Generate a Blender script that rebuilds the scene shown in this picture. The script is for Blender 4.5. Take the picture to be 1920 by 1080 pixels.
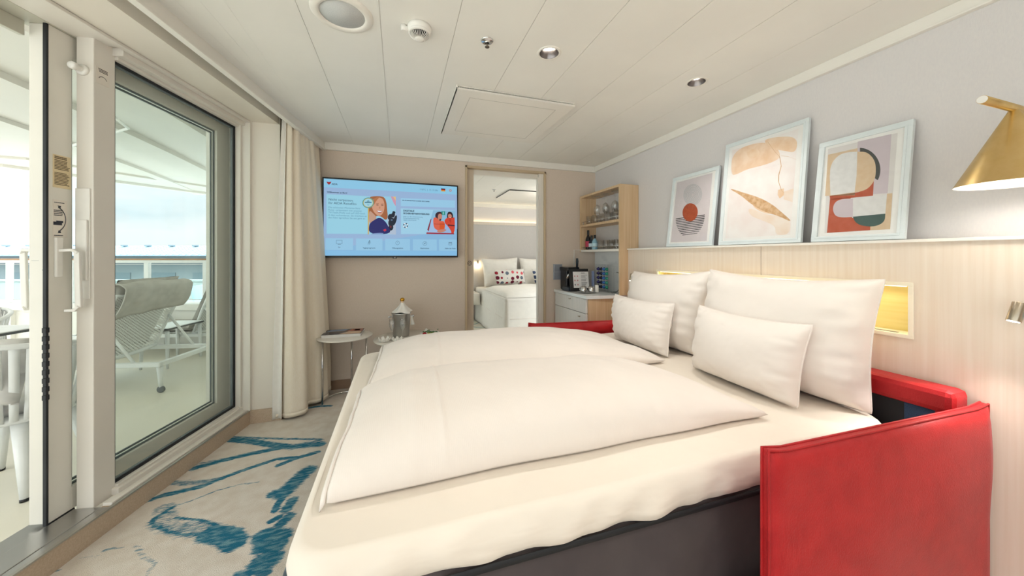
import bpy, bmesh, math, random
import numpy as np
from mathutils import Vector, Matrix, noise
random.seed(7)
for o in list(bpy.data.objects): bpy.data.objects.remove(o)
SC = bpy.context.scene
COL = SC.collection
R = math.radians
PI = math.pi

# ------------------------------------------------------------------ camera, world, light, exposure
CH = 1.22                       # eye height above the carpet
TH = R(18.2)
cam = bpy.data.cameras.new('camera'); cam.sensor_width = 36; cam.lens = 645 / 1920 * 36
cam.shift_y = -60 / 1920; cam.clip_start = 0.02; cam.clip_end = 2000
camo = bpy.data.objects.new('camera', cam); COL.objects.link(camo)
camo.location = (0, 0, CH); camo.rotation_euler = (R(90), 0, -TH)
SC.camera = camo
SC.view_settings.view_transform = 'Standard'; SC.view_settings.look = 'None'
SC.view_settings.gamma = 1; SC.view_settings.use_curve_mapping = False
SC.view_settings.exposure = 0.77
SKY = 1.2
LAMP = 1.0

def lin(h):
    h = h.lstrip('#'); v = [int(h[i:i+2], 16) / 255 for i in (0, 2, 4)]
    return tuple((x / 12.92 if x <= .04045 else ((x + .055) / 1.055) ** 2.4) for x in v) + (1,)

def world():
    w = bpy.data.worlds.new('sky'); SC.world = w; w.use_nodes = True
    nt = w.node_tree; nt.nodes.clear(); N = nt.nodes.new; L = nt.links.new
    out = N('ShaderNodeOutputWorld'); bg = N('ShaderNodeBackground')
    tc = N('ShaderNodeTexCoord'); mp = N('ShaderNodeMapping'); mp.inputs['Scale'].default_value = (1.2, 1.2, 5.5)
    ns = N('ShaderNodeTexNoise'); ns.inputs['Scale'].default_value = 2.3; ns.inputs['Detail'].default_value = 5
    cr = N('ShaderNodeValToRGB'); cr.color_ramp.elements[0].position = .36; cr.color_ramp.elements[0].color = (.70, .82, .88, 1)
    cr.color_ramp.elements[1].position = .6; cr.color_ramp.elements[1].color = (.95, .98, 1, 1)
    sx = N('ShaderNodeSeparateXYZ'); cr2 = N('ShaderNodeValToRGB')
    cr2.color_ramp.elements[0].position = .49; cr2.color_ramp.elements[0].color = (.3, .3, .29, 1)
    cr2.color_ramp.elements[1].position = .505; cr2.color_ramp.elements[1].color = (.155, .155, .155, 1)
    zz = cr2.color_ramp.elements.new(.61); zz.color = (.19, .19, .19, 1); zz = cr2.color_ramp.elements.new(.68); zz.color = (.5, .5, .5, 1); zz = cr2.color_ramp.elements.new(.9); zz.color = (1.15, 1.15, 1.15, 1)
    ad = N('ShaderNodeMath'); ad.operation = 'MULTIPLY_ADD'; ad.inputs[1].default_value = .5; ad.inputs[2].default_value = .5
    mx = N('ShaderNodeMix'); mx.data_type = 'RGBA'; mx.blend_type = 'MULTIPLY'; mx.inputs[0].default_value = 1
    L(tc.outputs['Generated'], mp.inputs['Vector']); L(mp.outputs[0], ns.inputs['Vector']); L(ns.outputs['Fac'], cr.inputs[0])
    L(tc.outputs['Generated'], sx.inputs[0]); L(sx.outputs['Z'], ad.inputs[0]); L(ad.outputs[0], cr2.inputs[0])
    L(cr.outputs[0], mx.inputs[6]); L(cr2.outputs[0], mx.inputs[7]); L(mx.outputs[2], bg.inputs[0])
    bg.inputs[1].default_value = SKY * 4; L(bg.outputs[0], out.inputs[0])
world()

def lamp(name, kind, loc, energy, col=(1, .955, .905), parent=None, rot=(0, 0, 0), **kw):
    d = bpy.data.lights.new(name, kind); d.energy = energy * LAMP; d.color = col
    for k, v in kw.items(): setattr(d, k, v)
    o = bpy.data.objects.new(name, d); COL.objects.link(o)
    if parent:
        o.parent = parent; o.location = Vector(loc) - parent.location
    else: o.location = loc
    o.rotation_euler = rot
    return o

# ------------------------------------------------------------------ materials
MATS = {}
def mat(name, col, rough=.6, metal=0, col2=None, scale=(20, 20, 20), bump=0, bscale=None, spec=.5, emit=0, sheen=0, detail=3, lo=.35, hi=.65, coat=0):
    if name in MATS: return MATS[name]
    m = bpy.data.materials.new(name); m.use_nodes = True; MATS[name] = m
    nt = m.node_tree; b = nt.nodes['Principled BSDF']; N = nt.nodes.new; L = nt.links.new
    c = lin(col) if isinstance(col, str) else col
    b.inputs['Base Color'].default_value = c; b.inputs['Roughness'].default_value = rough; b.inputs['Metallic'].default_value = metal
    b.inputs['Specular IOR Level'].default_value = spec
    if sheen: b.inputs['Sheen Weight'].default_value = sheen; b.inputs['Sheen Roughness'].default_value = .4
    if coat: b.inputs['Coat Weight'].default_value = coat
    if emit: b.inputs['Emission Color'].default_value = c; b.inputs['Emission Strength'].default_value = emit
    tc = N('ShaderNodeTexCoord')
    mp = N('ShaderNodeMapping'); mp.inputs['Scale'].default_value = scale; L(tc.outputs['Object'], mp.inputs[0])
    ns = N('ShaderNodeTexNoise'); ns.inputs['Scale'].default_value = 1; ns.inputs['Detail'].default_value = detail; L(mp.outputs[0], ns.inputs['Vector'])
    if col2 is None and not emit:
        col2 = tuple(min(1, x * 1.035) for x in c[:3]) + (1,)
    if col2 is not None:
        cr = N('ShaderNodeValToRGB'); cr.color_ramp.elements[0].position = lo; cr.color_ramp.elements[1].position = hi
        cr.color_ramp.elements[0].color = c; cr.color_ramp.elements[1].color = lin(col2) if isinstance(col2, str) else col2
        L(ns.outputs['Fac'], cr.inputs[0]); L(cr.outputs[0], b.inputs['Base Color'])
    if bump:
        n2 = ns
        if bscale:
            mp2 = N('ShaderNodeMapping'); mp2.inputs['Scale'].default_value = bscale; L(tc.outputs['Object'], mp2.inputs[0])
            n2 = N('ShaderNodeTexNoise'); n2.inputs['Scale'].default_value = 1; n2.inputs['Detail'].default_value = 2; L(mp2.outputs[0], n2.inputs['Vector'])
        bp = N('ShaderNodeBump'); bp.inputs['Strength'].default_value = bump; bp.inputs['Distance'].default_value = .01
        L(n2.outputs['Fac'], bp.inputs['Height']); L(bp.outputs[0], b.inputs['Normal'])
    return m

def glass(name, tint=(.9, .95, .93, 1), refl=.5, rough=0.0, base=.045):
    if name in MATS: return MATS[name]
    m = bpy.data.materials.new(name); m.use_nodes = True; MATS[name] = m
    nt = m.node_tree; nt.nodes.clear(); N = nt.nodes.new; L = nt.links.new
    out = N('ShaderNodeOutputMaterial'); mix = N('ShaderNodeMixShader'); tr = N('ShaderNodeBsdfTransparent'); gl = N('ShaderNodeBsdfGlossy')
    fw = N('ShaderNodeLayerWeight'); fw.inputs[0].default_value = .5; fr = N('ShaderNodeMath'); fr.operation = 'POWER'; fr.inputs[1].default_value = 5; L(fw.outputs['Facing'], fr.inputs[0])
    f2 = N('ShaderNodeMath'); f2.operation = 'MULTIPLY_ADD'; f2.inputs[1].default_value = .95; f2.inputs[2].default_value = base; L(fr.outputs[0], f2.inputs[0]); fr = f2
    ml = N('ShaderNodeMath'); ml.operation = 'MULTIPLY'; ml.inputs[1].default_value = refl
    tr.inputs[0].default_value = tint; gl.inputs['Roughness'].default_value = rough
    L(fr.outputs[0], ml.inputs[0]); L(ml.outputs[0], mix.inputs[0]); L(tr.outputs[0], mix.inputs[1]); L(gl.outputs[0], mix.inputs[2]); L(mix.outputs[0], out.inputs[0])
    return m

def perforated(name, col, cell, rad):
    m = mat(name, col, .6)
    nt = m.node_tree; N = nt.nodes.new; L = nt.links.new
    b = nt.nodes['Principled BSDF']; out = nt.nodes['Material Output']
    uv = N('ShaderNodeUVMap'); vo = N('ShaderNodeTexVoronoi'); vo.inputs['Scale'].default_value = 1 / cell; vo.inputs['Randomness'].default_value = 0
    vo.voronoi_dimensions = '2D'; vo.distance = 'EUCLIDEAN'
    mp = N('ShaderNodeMapping'); mp.inputs['Rotation'].default_value = (0, 0, R(45)); mp.inputs['Scale'].default_value = (1, 1, 1)
    L(uv.outputs[0], mp.inputs[0]); L(mp.outputs[0], vo.inputs['Vector'])
    lt = N('ShaderNodeMath'); lt.operation = 'LESS_THAN'; lt.inputs[1].default_value = rad
    L(vo.outputs['Distance'], lt.inputs[0])
    tr = N('ShaderNodeBsdfTransparent'); mx = N('ShaderNodeMixShader')
    L(lt.outputs[0], mx.inputs[0]); L(b.outputs[0], mx.inputs[1]); L(tr.outputs[0], mx.inputs[2]); L(mx.outputs[0], out.inputs[0])
    return m

M = {}
M['ceiling'] = mat('ceiling_white', '#edebe4', .45, scale=(3, 3, 3))
M['trim'] = mat('trim_white', '#ede9e0', .4, scale=(3, 3, 3))
M['wall_r'] = mat('wall_linen_grey', '#dbd7d6', .85, col2='#dedad8', scale=(160, 160, 60), bump=.08, bscale=(400, 400, 60))
M['wall_b'] = mat('wall_linen_beige', '#dacaba', .85, col2='#decfc0', scale=(160, 160, 60), bump=.08, bscale=(400, 400, 60))
M['panel_w'] = mat('painted_cream', '#e9e1d4', .45, scale=(3, 3, 3))
M['frame_w'] = mat('frame_lacquer', '#e6e0d6', .35, scale=(4, 4, 4))
M['leaf'] = mat('door_lacquer', '#e8e4da', .35, scale=(4, 4, 4))
M['olive'] = mat('grey_frame', '#c4c1b2', .4, scale=(4, 4, 4))
M['rubber'] = mat('black_rubber', '#15171a', .6, scale=(40, 40, 6), col2='#26282c')
M['grey_seal'] = mat('grey_seal', '#6d7678', .45, scale=(10, 10, 10))
M['wood'] = mat('light_oak', '#e0d1bf', .5, col2='#e6dacb', scale=(60, 60, 1.6), detail=4, bump=.03, bscale=(120, 120, 3))
M['oak'] = mat('warm_oak', '#d1b189', .5, col2='#dcc09c', scale=(70, 70, 2), detail=4)
M['plinth'] = mat('plinth_stone', '#bda78f', .6, col2='#c9b59e', scale=(160, 160, 160), detail=4)
M['steel'] = mat('brushed_steel', '#bcbbb9', .3, 1, scale=(6, 6, 200))
M['chrome'] = mat('chrome', '#d8d8d8', .12, 1)
M['alu'] = mat('aluminium_edge', '#b9b6b0', .35, 1)
M['brass'] = mat('brushed_brass', '#d2b478', .34, 1, col2='#d8bc84', scale=(30, 30, 30))
M['nickel'] = mat('satin_nickel', '#b8ab98', .3, 1)
M['white'] = mat('white_plastic', '#eeebe4', .4)
M['lampwhite'] = mat('lamp_inner_white', '#fbf6ea', .7)
M['black'] = mat('black_plastic', '#111317', .35)
M['black_m'] = mat('black_matt', '#1a1c20', .7)
M['denim'] = mat('dark_blue_lining', '#2c3f5a', .9, col2='#38506f', scale=(300, 300, 300))
M['valance'] = mat('dark_valance', '#4a4243', .9, col2='#504848', scale=(9, 9, 9), bump=.5, bscale=(5, 5, 5))
M['red'] = mat('red_velvet', '#aa151b', .5, col2='#b81e22', scale=(14, 14, 14), detail=8, sheen=.05, spec=.35, bump=.2, bscale=(420, 420, 160), lo=.35, hi=.65)
M['sheet'] = mat('cotton_sheet', '#f2e8db', .9, bump=.9, bscale=(6, 6, 16), scale=(4, 4, 4), sheen=.1)
M['cotton'] = mat('cotton_satin', '#f4ece4', .85, bump=.7, bscale=(9, 9, 9), scale=(4, 4, 4), sheen=.1)
M['marble'] = mat('marble_top', '#e9ebea', .25, col2='#cdd0d1', scale=(9, 4, 9), detail=6, lo=.55, hi=.75)
M['table'] = mat('table_white', '#e4ddd2', .4)
M['curtain'] = mat('curtain_linen', '#f0e3cd', .9, col2='#f3e8d6', scale=(260, 260, 60), bump=.1, bscale=(500, 500, 500))
M['lining'] = mat('curtain_lining', '#f0ece4', .9)
M['deck'] = mat('balcony_deck', '#ece6d6', .6, col2='#f0ebdd', scale=(2, 2, 2))
M['hull'] = mat('ship_white', '#f1efe8', .4, scale=(1, 1, 1))
M['teak'] = mat('teak_rail', '#b98a5e', .5, col2='#a87b52', scale=(3, 3, 40))
M['out_w'] = mat('outdoor_white', '#f2f4f3', .45)
M['out_grey'] = mat('outdoor_cushion', '#bdb9b2', .95, col2='#cbc7c0', scale=(14, 14, 14), bump=.5, bscale=(7, 7, 7))
M['out_lt'] = mat('outdoor_cushion_light', '#d9d7d4', .95, col2='#e2e0dd', scale=(14, 14, 14), bump=.4, bscale=(7, 7, 7))
M['glassw'] = glass('window_glass', (.945, .965, .955, 1), .5)
M['glassr'] = glass('rail_glass', (.84, .89, .885, 1), .5)
M['glassd'] = glass('drinking_glass', (.985, .99, .99, 1), 1.0, .05, .13)
M['acryl'] = glass('clear_acrylic', (.97, .98, .99, 1), .9, 0, .08)
M['led'] = mat('led_warm', (1, .85, .5, 1), emit=2.5)
M['bulb'] = mat('lamp_glow', (1, .93, .8, 1), emit=6)

# ------------------------------------------------------------------ mesh helpers
def B(): return bmesh.new()

def box(bm, x0, x1, y0, y1, z0, z1, mi=0, mx=None):
    vs = [bm.verts.new((x, y, z)) for x in (x0, x1) for y in (y0, y1) for z in (z0, z1)]
    for f in ((0, 1, 3, 2), (4, 6, 7, 5), (0, 4, 5, 1), (2, 3, 7, 6), (0, 2, 6, 4), (1, 5, 7, 3)):
        bm.faces.new([vs[i] for i in f]).material_index = mi
    if mx is not None:
        for v in vs: v.co = mx @ v.co
    return vs

def prism(bm, pts, z0, z1, mi=0, mx=None):
    n = len(pts)
    a = [bm.verts.new((p[0], p[1], z0)) for p in pts]; b = [bm.verts.new((p[0], p[1], z1)) for p in pts]
    bm.faces.new(a[::-1]).material_index = mi; bm.faces.new(b).material_index = mi
    for i in range(n): bm.faces.new((a[i], a[(i+1) % n], b[(i+1) % n], b[i])).material_index = mi
    if mx is not None:
        for v in a + b: v.co = mx @ v.co

def frame_of(d):
    d = Vector(d).normalized(); u = d.cross(Vector((0, 0, 1)))
    if u.length < 1e-4: u = Vector((1, 0, 0))
    u.normalize(); return u, d.cross(u).normalized()

def tube(bm, pts, r, seg=10, cap=True, mi=0, closed=False):
    pts = [Vector(p) for p in pts]; n = len(pts)
    rs = r if isinstance(r, (list, tuple)) else [r] * n
    rings = []; pu = None
    for i, p in enumerate(pts):
        if closed: d = pts[(i+1) % n] - pts[i-1]
        else: d = (pts[min(i+1, n-1)] - pts[max(i-1, 0)])
        d.normalize()
        if pu is None: u, v = frame_of(d)
        else:
            u = (pu - d * pu.dot(d)).normalized(); v = d.cross(u)
        pu = u
        rings.append([bm.verts.new(p + (u * math.cos(a) + v * math.sin(a)) * rs[i]) for a in [2 * PI * k / seg for k in range(seg)]])
    m = n if closed else n - 1
    for i in range(m):
        A, C = rings[i], rings[(i+1) % n]
        for k in range(seg):
            f = bm.faces.new((A[k], A[(k+1) % seg], C[(k+1) % seg], C[k])); f.smooth = True; f.material_index = mi
    if cap and not closed:
        bm.faces.new(rings[0][::-1]).material_index = mi; bm.faces.new(rings[-1]).material_index = mi

def lathe(bm, prof, c=(0, 0, 0), seg=32, mx=None, mi=0, mis=None):
    c = Vector(c); rings = []; allv = []
    for r, z in prof:
        if r < 1e-6: vs = [bm.verts.new(c + Vector((0, 0, z)))]
        else: vs = [bm.verts.new(c + Vector((r * math.cos(2*PI*k/seg), r * math.sin(2*PI*k/seg), z))) for k in range(seg)]
        rings.append(vs); allv += vs
    for i in range(len(rings) - 1):
        A, C = rings[i], rings[i+1]
        for k in range(seg):
            a, b = A[k % len(A)], A[(k+1) % seg % len(A)]; d, e = C[k % len(C)], C[(k+1) % seg % len(C)]
            vs = []
            for v in (a, b, e, d):
                if v not in vs: vs.append(v)
            if len(vs) > 2:
                f = bm.faces.new(vs); f.smooth = True; f.material_index = mis[i] if mis else mi
    if mx is not None:
        for v in allv: v.co = mx @ v.co
    return allv

def grid(bm, fn, nu, nv, mi=0, wrap=False):
    V = [[bm.verts.new(fn(i / nu, j / nv)) for j in range(nv + 1)] for i in range(nu + (0 if wrap else 1))]
    n = len(V)
    for i in range(nu):
        for j in range(nv):
            f = bm.faces.new((V[i][j], V[(i+1) % n][j], V[(i+1) % n][j+1], V[i][j+1])); f.smooth = True; f.material_index = mi
    return V

def obj(name, bm, m, parent=None, bevel=0, local=False, smooth=False, subd=0, solid=0, norm=True):
    if norm: bmesh.ops.recalc_face_normals(bm, faces=bm.faces)
    me = bpy.data.meshes.new(name); bm.to_mesh(me); bm.free()
    for mm in (m if isinstance(m, (list, tuple)) else [m]): me.materials.append(M[mm] if isinstance(mm, str) else mm)
    o = bpy.data.objects.new(name, me); COL.objects.link(o)
    if smooth:
        for p in me.polygons: p.use_smooth = True
    if parent is not None:
        o.parent = parent
        if not local:
            rt = parent
            while rt.parent: rt = rt.parent
            me.transform(Matrix.Translation(-rt.location))
    if solid:
        s = o.modifiers.new('solid', 'SOLIDIFY'); s.thickness = solid; s.offset = 0
    if bevel:
        b = o.modifiers.new('bevel', 'BEVEL'); b.width = bevel; b.segments = 2; b.limit_method = 'ANGLE'; b.angle_limit = R(40)
    if subd:
        s = o.modifiers.new('sub', 'SUBSURF'); s.levels = subd; s.render_levels = subd
    return o

def thing(name, label, cat, loc=(0, 0, 0), group=None, rz=0):
    o = bpy.data.objects.new(name, None); COL.objects.link(o); o.location = loc; o.rotation_euler = (0, 0, rz)
    o.empty_display_size = .05
    return tag(o, label, cat, group)

def tag(o, label, cat, group=None, kind=None):
    o['label'] = label; o['category'] = cat
    if group: o['group'] = group
    if kind: o['kind'] = kind
    return o

def struct(name, bm, m, parent=None, **kw):
    o = obj(name, bm, m, parent, **kw)
    if parent is None: o['kind'] = 'structure'
    return o

def part_label(o, s): o['label'] = s; return o

def dup(root, loc, rz=None, label=None, group=None, scale=None):
    r = root.copy(); COL.objects.link(r); r.location = loc
    if rz is not None: r.rotation_euler = (0, 0, rz)
    if scale: r.scale = scale
    if label: r['label'] = label
    if group: r['group'] = group
    def rec(a, b):
        for ch in list(a.children):
            c = ch.copy(); COL.objects.link(c); c.parent = b; rec(ch, c)
    rec(root, r)
    return r

def text_into(bm, s, mx, size, mi, align='LEFT', bold=0):
    cu = bpy.data.curves.new('t', 'FONT'); cu.body = s; cu.size = size; cu.align_x = align; cu.resolution_u = 2; cu.offset = bold
    o = bpy.data.objects.new('t', cu); COL.objects.link(o)
    bpy.context.view_layer.update()
    me = bpy.data.meshes.new_from_object(o.evaluated_get(bpy.context.evaluated_depsgraph_get()))
    n0 = len(bm.verts); f0 = len(bm.faces)
    bm.from_mesh(me); bm.verts.ensure_lookup_table(); bm.faces.ensure_lookup_table()
    for v in bm.verts[n0:]: v.co = mx @ v.co
    for f in bm.faces[f0:]: f.material_index = mi
    bpy.data.objects.remove(o); bpy.data.curves.remove(cu); bpy.data.meshes.remove(me)

# window wall frame: s runs along the wall (away), t outward
A_ = R(11.6); WV = Vector((math.sin(A_), math.cos(A_), 0)); NV = Vector((-math.cos(A_), math.sin(A_), 0)); P0 = Vector((-1.025, 2.97, 0))
WM = Matrix(((WV.x, NV.x, 0, P0.x), (WV.y, NV.y, 0, P0.y), (0, 0, 1, 0), (0, 0, 0, 1)))
def wbox(bm, s0, s1, t0, t1, z0, z1, mi=0): return box(bm, s0, s1, t0, t1, z0, z1, mi, WM)
def wp(s, t, z): return WM @ Vector((s, t, z))
def cw(l, d, z): # along and across the balcony railing direction
    return Vector((d * math.sin(TH) + l * math.cos(TH), d * math.cos(TH) - l * math.sin(TH), z))
CM = Matrix(((math.cos(TH), math.sin(TH), 0, 0), (-math.sin(TH), math.cos(TH), 0, 0), (0, 0, 1, 0), (0, 0, 0, 1)))  # local x = along railing, y = outward

# ================================================================== THE SETTING
YB = 3.5; XR = 2.17; ZC = 2.25; YREAR = -2.6

# ---- floor: carpet with painted teal strokes (density of a fine grid carries the woven pattern)
def zc(x, y): return (80 + x / 3.374, 760 + y / 3.374)
def floorpt(u, v):
    l = (u - 960) / 645; z = (480 - v) / 645; k = -CH / z
    return (k * (math.sin(TH) + l * math.cos(TH)), k * (math.cos(TH) - l * math.sin(TH)))
STROKES = [  # (polyline in carpet metres come from these, half width m, strength)
    ([(1150, 215), (1300, 225), (1450, 250), (1560, 262), (1760, 245)], .034, 1), ([(1190, 200), (1500, 212), (1760, 215)], .016, .8),
    ([(1600, 262), (1740, 230)], .05, .7), ([(1520, 265), (1300, 310), (1150, 345), (950, 400)], .026, 1), ([(1150, 340), (1000, 365), (930, 400)], .02, .6),
    ([(1740, 295), (1600, 335), (1490, 380)], .02, 1), ([(640, 612), (760, 570), (900, 540), (1030, 505), (1120, 465), (1300, 400), (1480, 340), (1600, 330)], .018, 1),
    ([(800, 490), (930, 492), (1040, 480), (1120, 468)], .028, .7), ([(760, 570), (1000, 515)], .022, 1),
    ([(830, 640), (950, 600), (1100, 540), (1250, 500), (1370, 485)], .006, .8), ([(830, 640), (700, 720), (690, 745)], .014, .9),
    ([(760, 650), (800, 700), (720, 740), (850, 790), (1000, 800)], .05, .62), ([(840, 710), (1000, 725), (1110, 760)], .008, 1),
    ([(700, 760), (800, 800), (900, 820), (1030, 815)], .008, 1), ([(900, 765), (1060, 775)], .045, .66),
    ([(1060, 810), (1180, 830), (1210, 870)], .05, 1.3), ([(1120, 790), (1170, 790)], .03, 1.2), ([(1150, 870), (1230, 880)], .025, 1.2),
    ([(1680, 410), (1600, 480), (1520, 560)], .05, 1), ([(1460, 560), (1560, 520), (1640, 440)], .035, 1), ([(1540, 560), (1490, 620), (1470, 665)], .02, 1),
    ([(1580, 600), (1540, 660)], .03, 1), ([(1440, 735), (1500, 705)], .018, 1), ([(1560, 700), (1500, 755)], .03, 1),
    ([(1400, 830), (1500, 830)], .05, 1.2), ([(1400, 890), (1480, 880)], .045, 1.2), ([(1380, 1000), (1440, 970)], .05, 1.2), ([(1380, 1040), (1400, 1060)], .03, 1.1),
    ([(380, 920), (450, 900)], .008, .8), ([(440, 905), (510, 900)], .007, .6), ([(230, 970), (340, 955)], .014, .45), ([(590, 890), (640, 960), (710, 1000), (660, 1075)], .014, .55),
    ([(50, 1060), (110, 1040)], .008, .8), ([(1230, 1075), (1300, 1070)], .02, 1),
    ([(1690, 15), (1760, 5), (1822, 3)], .02, .9), ([(1980, -20), (2060, -60)], .03, .9),
]
def carpet():
    segs = []
    for pl, w, st in STROKES:
        P = [np.array(floorpt(*zc(*p))) for p in pl]
        for a, b in zip(P, P[1:]): segs.append((a, b, w, st))
    rnd = random.Random(3)
    for k in range(46):         # the same painted pattern carries on over the rest of the carpet
        x, y = rnd.uniform(-1.6, 2.1), rnd.uniform(-2.6, 3.4)
        if -1.5 < x < .2 and .6 < y < 3.4: continue
        a = rnd.uniform(-.5, 2.2); w = rnd.choice([.01, .02, .045]); st = rnd.uniform(.6, 1.2)
        p = np.array((x, y))
        for j in range(rnd.randint(2, 5)):
            q = p + np.array((math.cos(a), math.sin(a))) * rnd.uniform(.12, .3); segs.append((p, q, w, st)); p = q; a += rnd.uniform(-.5, .5)
    bm = B(); lay = bm.loops.layers.float_color.new('pattern')
    def patch(x0, x1, y0, y1, h):
        nx, ny = max(1, round((x1 - x0) / h)), max(1, round((y1 - y0) / h))
        X, Y = np.meshgrid(np.linspace(x0, x1, nx + 1), np.linspace(y0, y1, ny + 1), indexing='ij')
        F = np.zeros_like(X)
        for a, b, w, st in segs:
            d = b - a; L2 = d @ d + 1e-9
            t = np.clip(((X - a[0]) * d[0] + (Y - a[1]) * d[1]) / L2, 0, 1)
            D = np.hypot(X - a[0] - t * d[0], Y - a[1] - t * d[1])
            F = np.maximum(F, st * np.clip(1.5 - D / w, 0, 1) / 1.0)
        V = [[bm.verts.new((X[i, j], Y[i, j], 0)) for j in range(ny + 1)] for i in range(nx + 1)]
        for i in range(nx):
            for j in range(ny):
                f = bm.faces.new((V[i][j], V[i+1][j], V[i+1][j+1], V[i][j+1]))
                for lp, (p, q) in zip(f.loops, ((i, j), (i+1, j), (i+1, j+1), (i, j+1))):
                    g = float(F[p, q]); lp[lay] = (g, g, g, 1)
    patch(-1.4, .2, .9, 3.5, .0085)
    patch(-1.9, .2, YREAR, .9, .03)
    patch(.2, XR + .1, YREAR, 3.5, .03)
    m = mat('carpet', '#e6dacb', 1, col2='#f0e7db', scale=(14, 14, 14), bump=.7, bscale=(350, 350, 350), spec=.1)
    nt = m.node_tree; N = nt.nodes.new; L = nt.links.new; b = nt.nodes['Principled BSDF']
    base = b.inputs['Base Color'].links[0].from_socket
    at = N('ShaderNodeAttribute'); at.attribute_name = 'pattern'
    tc = N('ShaderNodeTexCoord'); ns = N('ShaderNodeTexNoise'); ns.inputs['Scale'].default_value = 55; ns.inputs['Detail'].default_value = 6; ns.inputs['Roughness'].default_value = .7
    mp = N('ShaderNodeMapping'); mp.inputs['Rotation'].default_value = (0, 0, R(-25)); mp.inputs['Scale'].default_value = (.45, 1.6, 1)
    L(tc.outputs['Object'], mp.inputs[0]); L(mp.outputs[0], ns.inputs['Vector'])
    ad = N('ShaderNodeMath'); ad.operation = 'MULTIPLY_ADD'; ad.inputs[1].default_value = 1.5; L(ns.outputs['Fac'], ad.inputs[0]); L(at.outputs['Fac'], ad.inputs[2])
    mr = N('ShaderNodeMapRange'); mr.inputs['From Min'].default_value = 1.2; mr.inputs['From Max'].default_value = 1.55; L(ad.outputs[0], mr.inputs['Value'])
    n2 = N('ShaderNodeTexNoise'); n2.inputs['Scale'].default_value = 40; n2.inputs['Detail'].default_value = 4; L(mp.outputs[0], n2.inputs['Vector'])
    cr = N('ShaderNodeValToRGB'); cr.color_ramp.elements[0].color = lin('#2f7590'); cr.color_ramp.elements[1].color = lin('#86aeb8'); cr.color_ramp.elements[0].position = .45; cr.color_ramp.elements[1].position = .7
    L(n2.outputs['Fac'], cr.inputs[0])
    gt = N('ShaderNodeMath'); gt.operation = 'GREATER_THAN'; gt.inputs[1].default_value = .01; L(at.outputs['Fac'], gt.inputs[0])
    ml = N('ShaderNodeMath'); ml.operation = 'MULTIPLY'; L(gt.outputs[0], ml.inputs[0]); L(mr.outputs[0], ml.inputs[1])
    mx = N('ShaderNodeMix'); mx.data_type = 'RGBA'; L(ml.outputs[0], mx.inputs[0]); L(base, mx.inputs[6]); L(cr.outputs[0], mx.inputs[7]); L(mx.outputs[2], b.inputs['Base Color'])
    struct('floor', bm, m, norm=False)
carpet()

# ---- ceiling of long panels with shadow joints
DL = [(.724, 1.6), (1.675, 1.595), (.724, -.3), (1.675, -.3), (-.3, -.3)]
def ceiling():
    bm = B(); x = -.397 - .32 * 5
    while x < 2.2:
        x1 = min(x + .32, 2.2)
        box(bm, x + .0012, x1 - .0012, YREAR, YB + .02, ZC, ZC + .01); x = x1
    box(bm, -1.9, 2.2, YREAR, YB + .02, ZC + .004, ZC + .02)
    # clear the curtain recess: the panels stop at the crown board, everything left of it is cut away
    for v in bm.verts:
        lim = -.632 + (v.co.y - 3.507) * .168 - .02
        if v.co.x < lim: v.co.x = lim
    co = struct('ceiling', bm, 'ceiling', norm=True)
    # round cut-outs for the recessed downlights
    bm = B()
    for x, y in DL: tube(bm, [(x, y, ZC - .05), (x, y, ZC + .1)], .049, 40)
    k = obj('cut', bm, 'ceiling'); md = co.modifiers.new('b', 'BOOLEAN'); md.object = k; md.operation = 'DIFFERENCE'; md.solver = 'EXACT'; md.use_self = True
    bpy.context.view_layer.update(); me = bpy.data.meshes.new_from_object(co.evaluated_get(bpy.context.evaluated_depsgraph_get()))
    co.modifiers.clear(); co.data = me; bpy.data.objects.remove(k)
    # recess ceiling above the curtain track and bulkhead over the windows
    bm = B(); y0, y1 = YREAR, 3.55
    lc = lambda y: -.632 + (y - 3.507) * .168
    sb = lambda y: -.843 + (y - 3.0) * .1735
    prism(bm, [(sb(y0) - .3, y0), (lc(y0), y0), (lc(y1), y1), (sb(y1) - .3, y1)], 2.31, 2.33)
    struct('ceiling_recess', bm, 'panel_w')
    bm = B()
    wbox(bm, -6.2, .12, 0, .26, 2.2, 2.34)
    prism(bm, [(P0.x - .02 + (y0 - P0.y) * .205, y0), (sb(y0), y0), (sb(2.98), 2.98), (P0.x - .0, 2.98)], 2.2, 2.34)
    struct('trim_1', bm, 'panel_w')   # bulkhead
    bm = B(); n = 1
    prism(bm, [(lc(y0) - .018, y0), (lc(y0), y0), (lc(YB), YB), (lc(YB) - .018, YB)], 2.185, 2.32)
    prism(bm, [(lc(y0) - .028, y0), (lc(y0) + .006, y0), (lc(YB) + .006, YB), (lc(YB) - .028, YB)], 2.178, 2.192)
    struct('trim_2', bm, 'trim', bevel=.002)
    bm = B()
    prism(bm, [(lc(y0) - .085, y0), (lc(y0) - .06, y0), (lc(YB) - .06, YB), (lc(YB) - .085, YB)], 2.285, 2.312)
    prism(bm, [(lc(y0) - .077, y0), (lc(y0) - .068, y0), (lc(YB) - .068, YB), (lc(YB) - .077, YB)], 2.282, 2.286, 1)
    t = obj('curtain_track', bm, ['alu', 'black'])
    tag(t, 'slim metal curtain track in the ceiling slot above the windows', 'curtain track')
    bm = B(); box(bm, -.66, XR, YB - .022, YB, 2.188, ZC); box(bm, -.66, XR, YB - .026, YB, 2.184, 2.194); struct('trim_3', bm, 'trim', bevel=.0015)
    bm = B(); box(bm, XR - .022, XR, YREAR, YB - .022, 2.195, ZC); box(bm, XR - .026, XR, YREAR, YB - .026, 2.191, 2.2); struct('trim_4', bm, 'trim', bevel=.0015)
ceiling()

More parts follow.
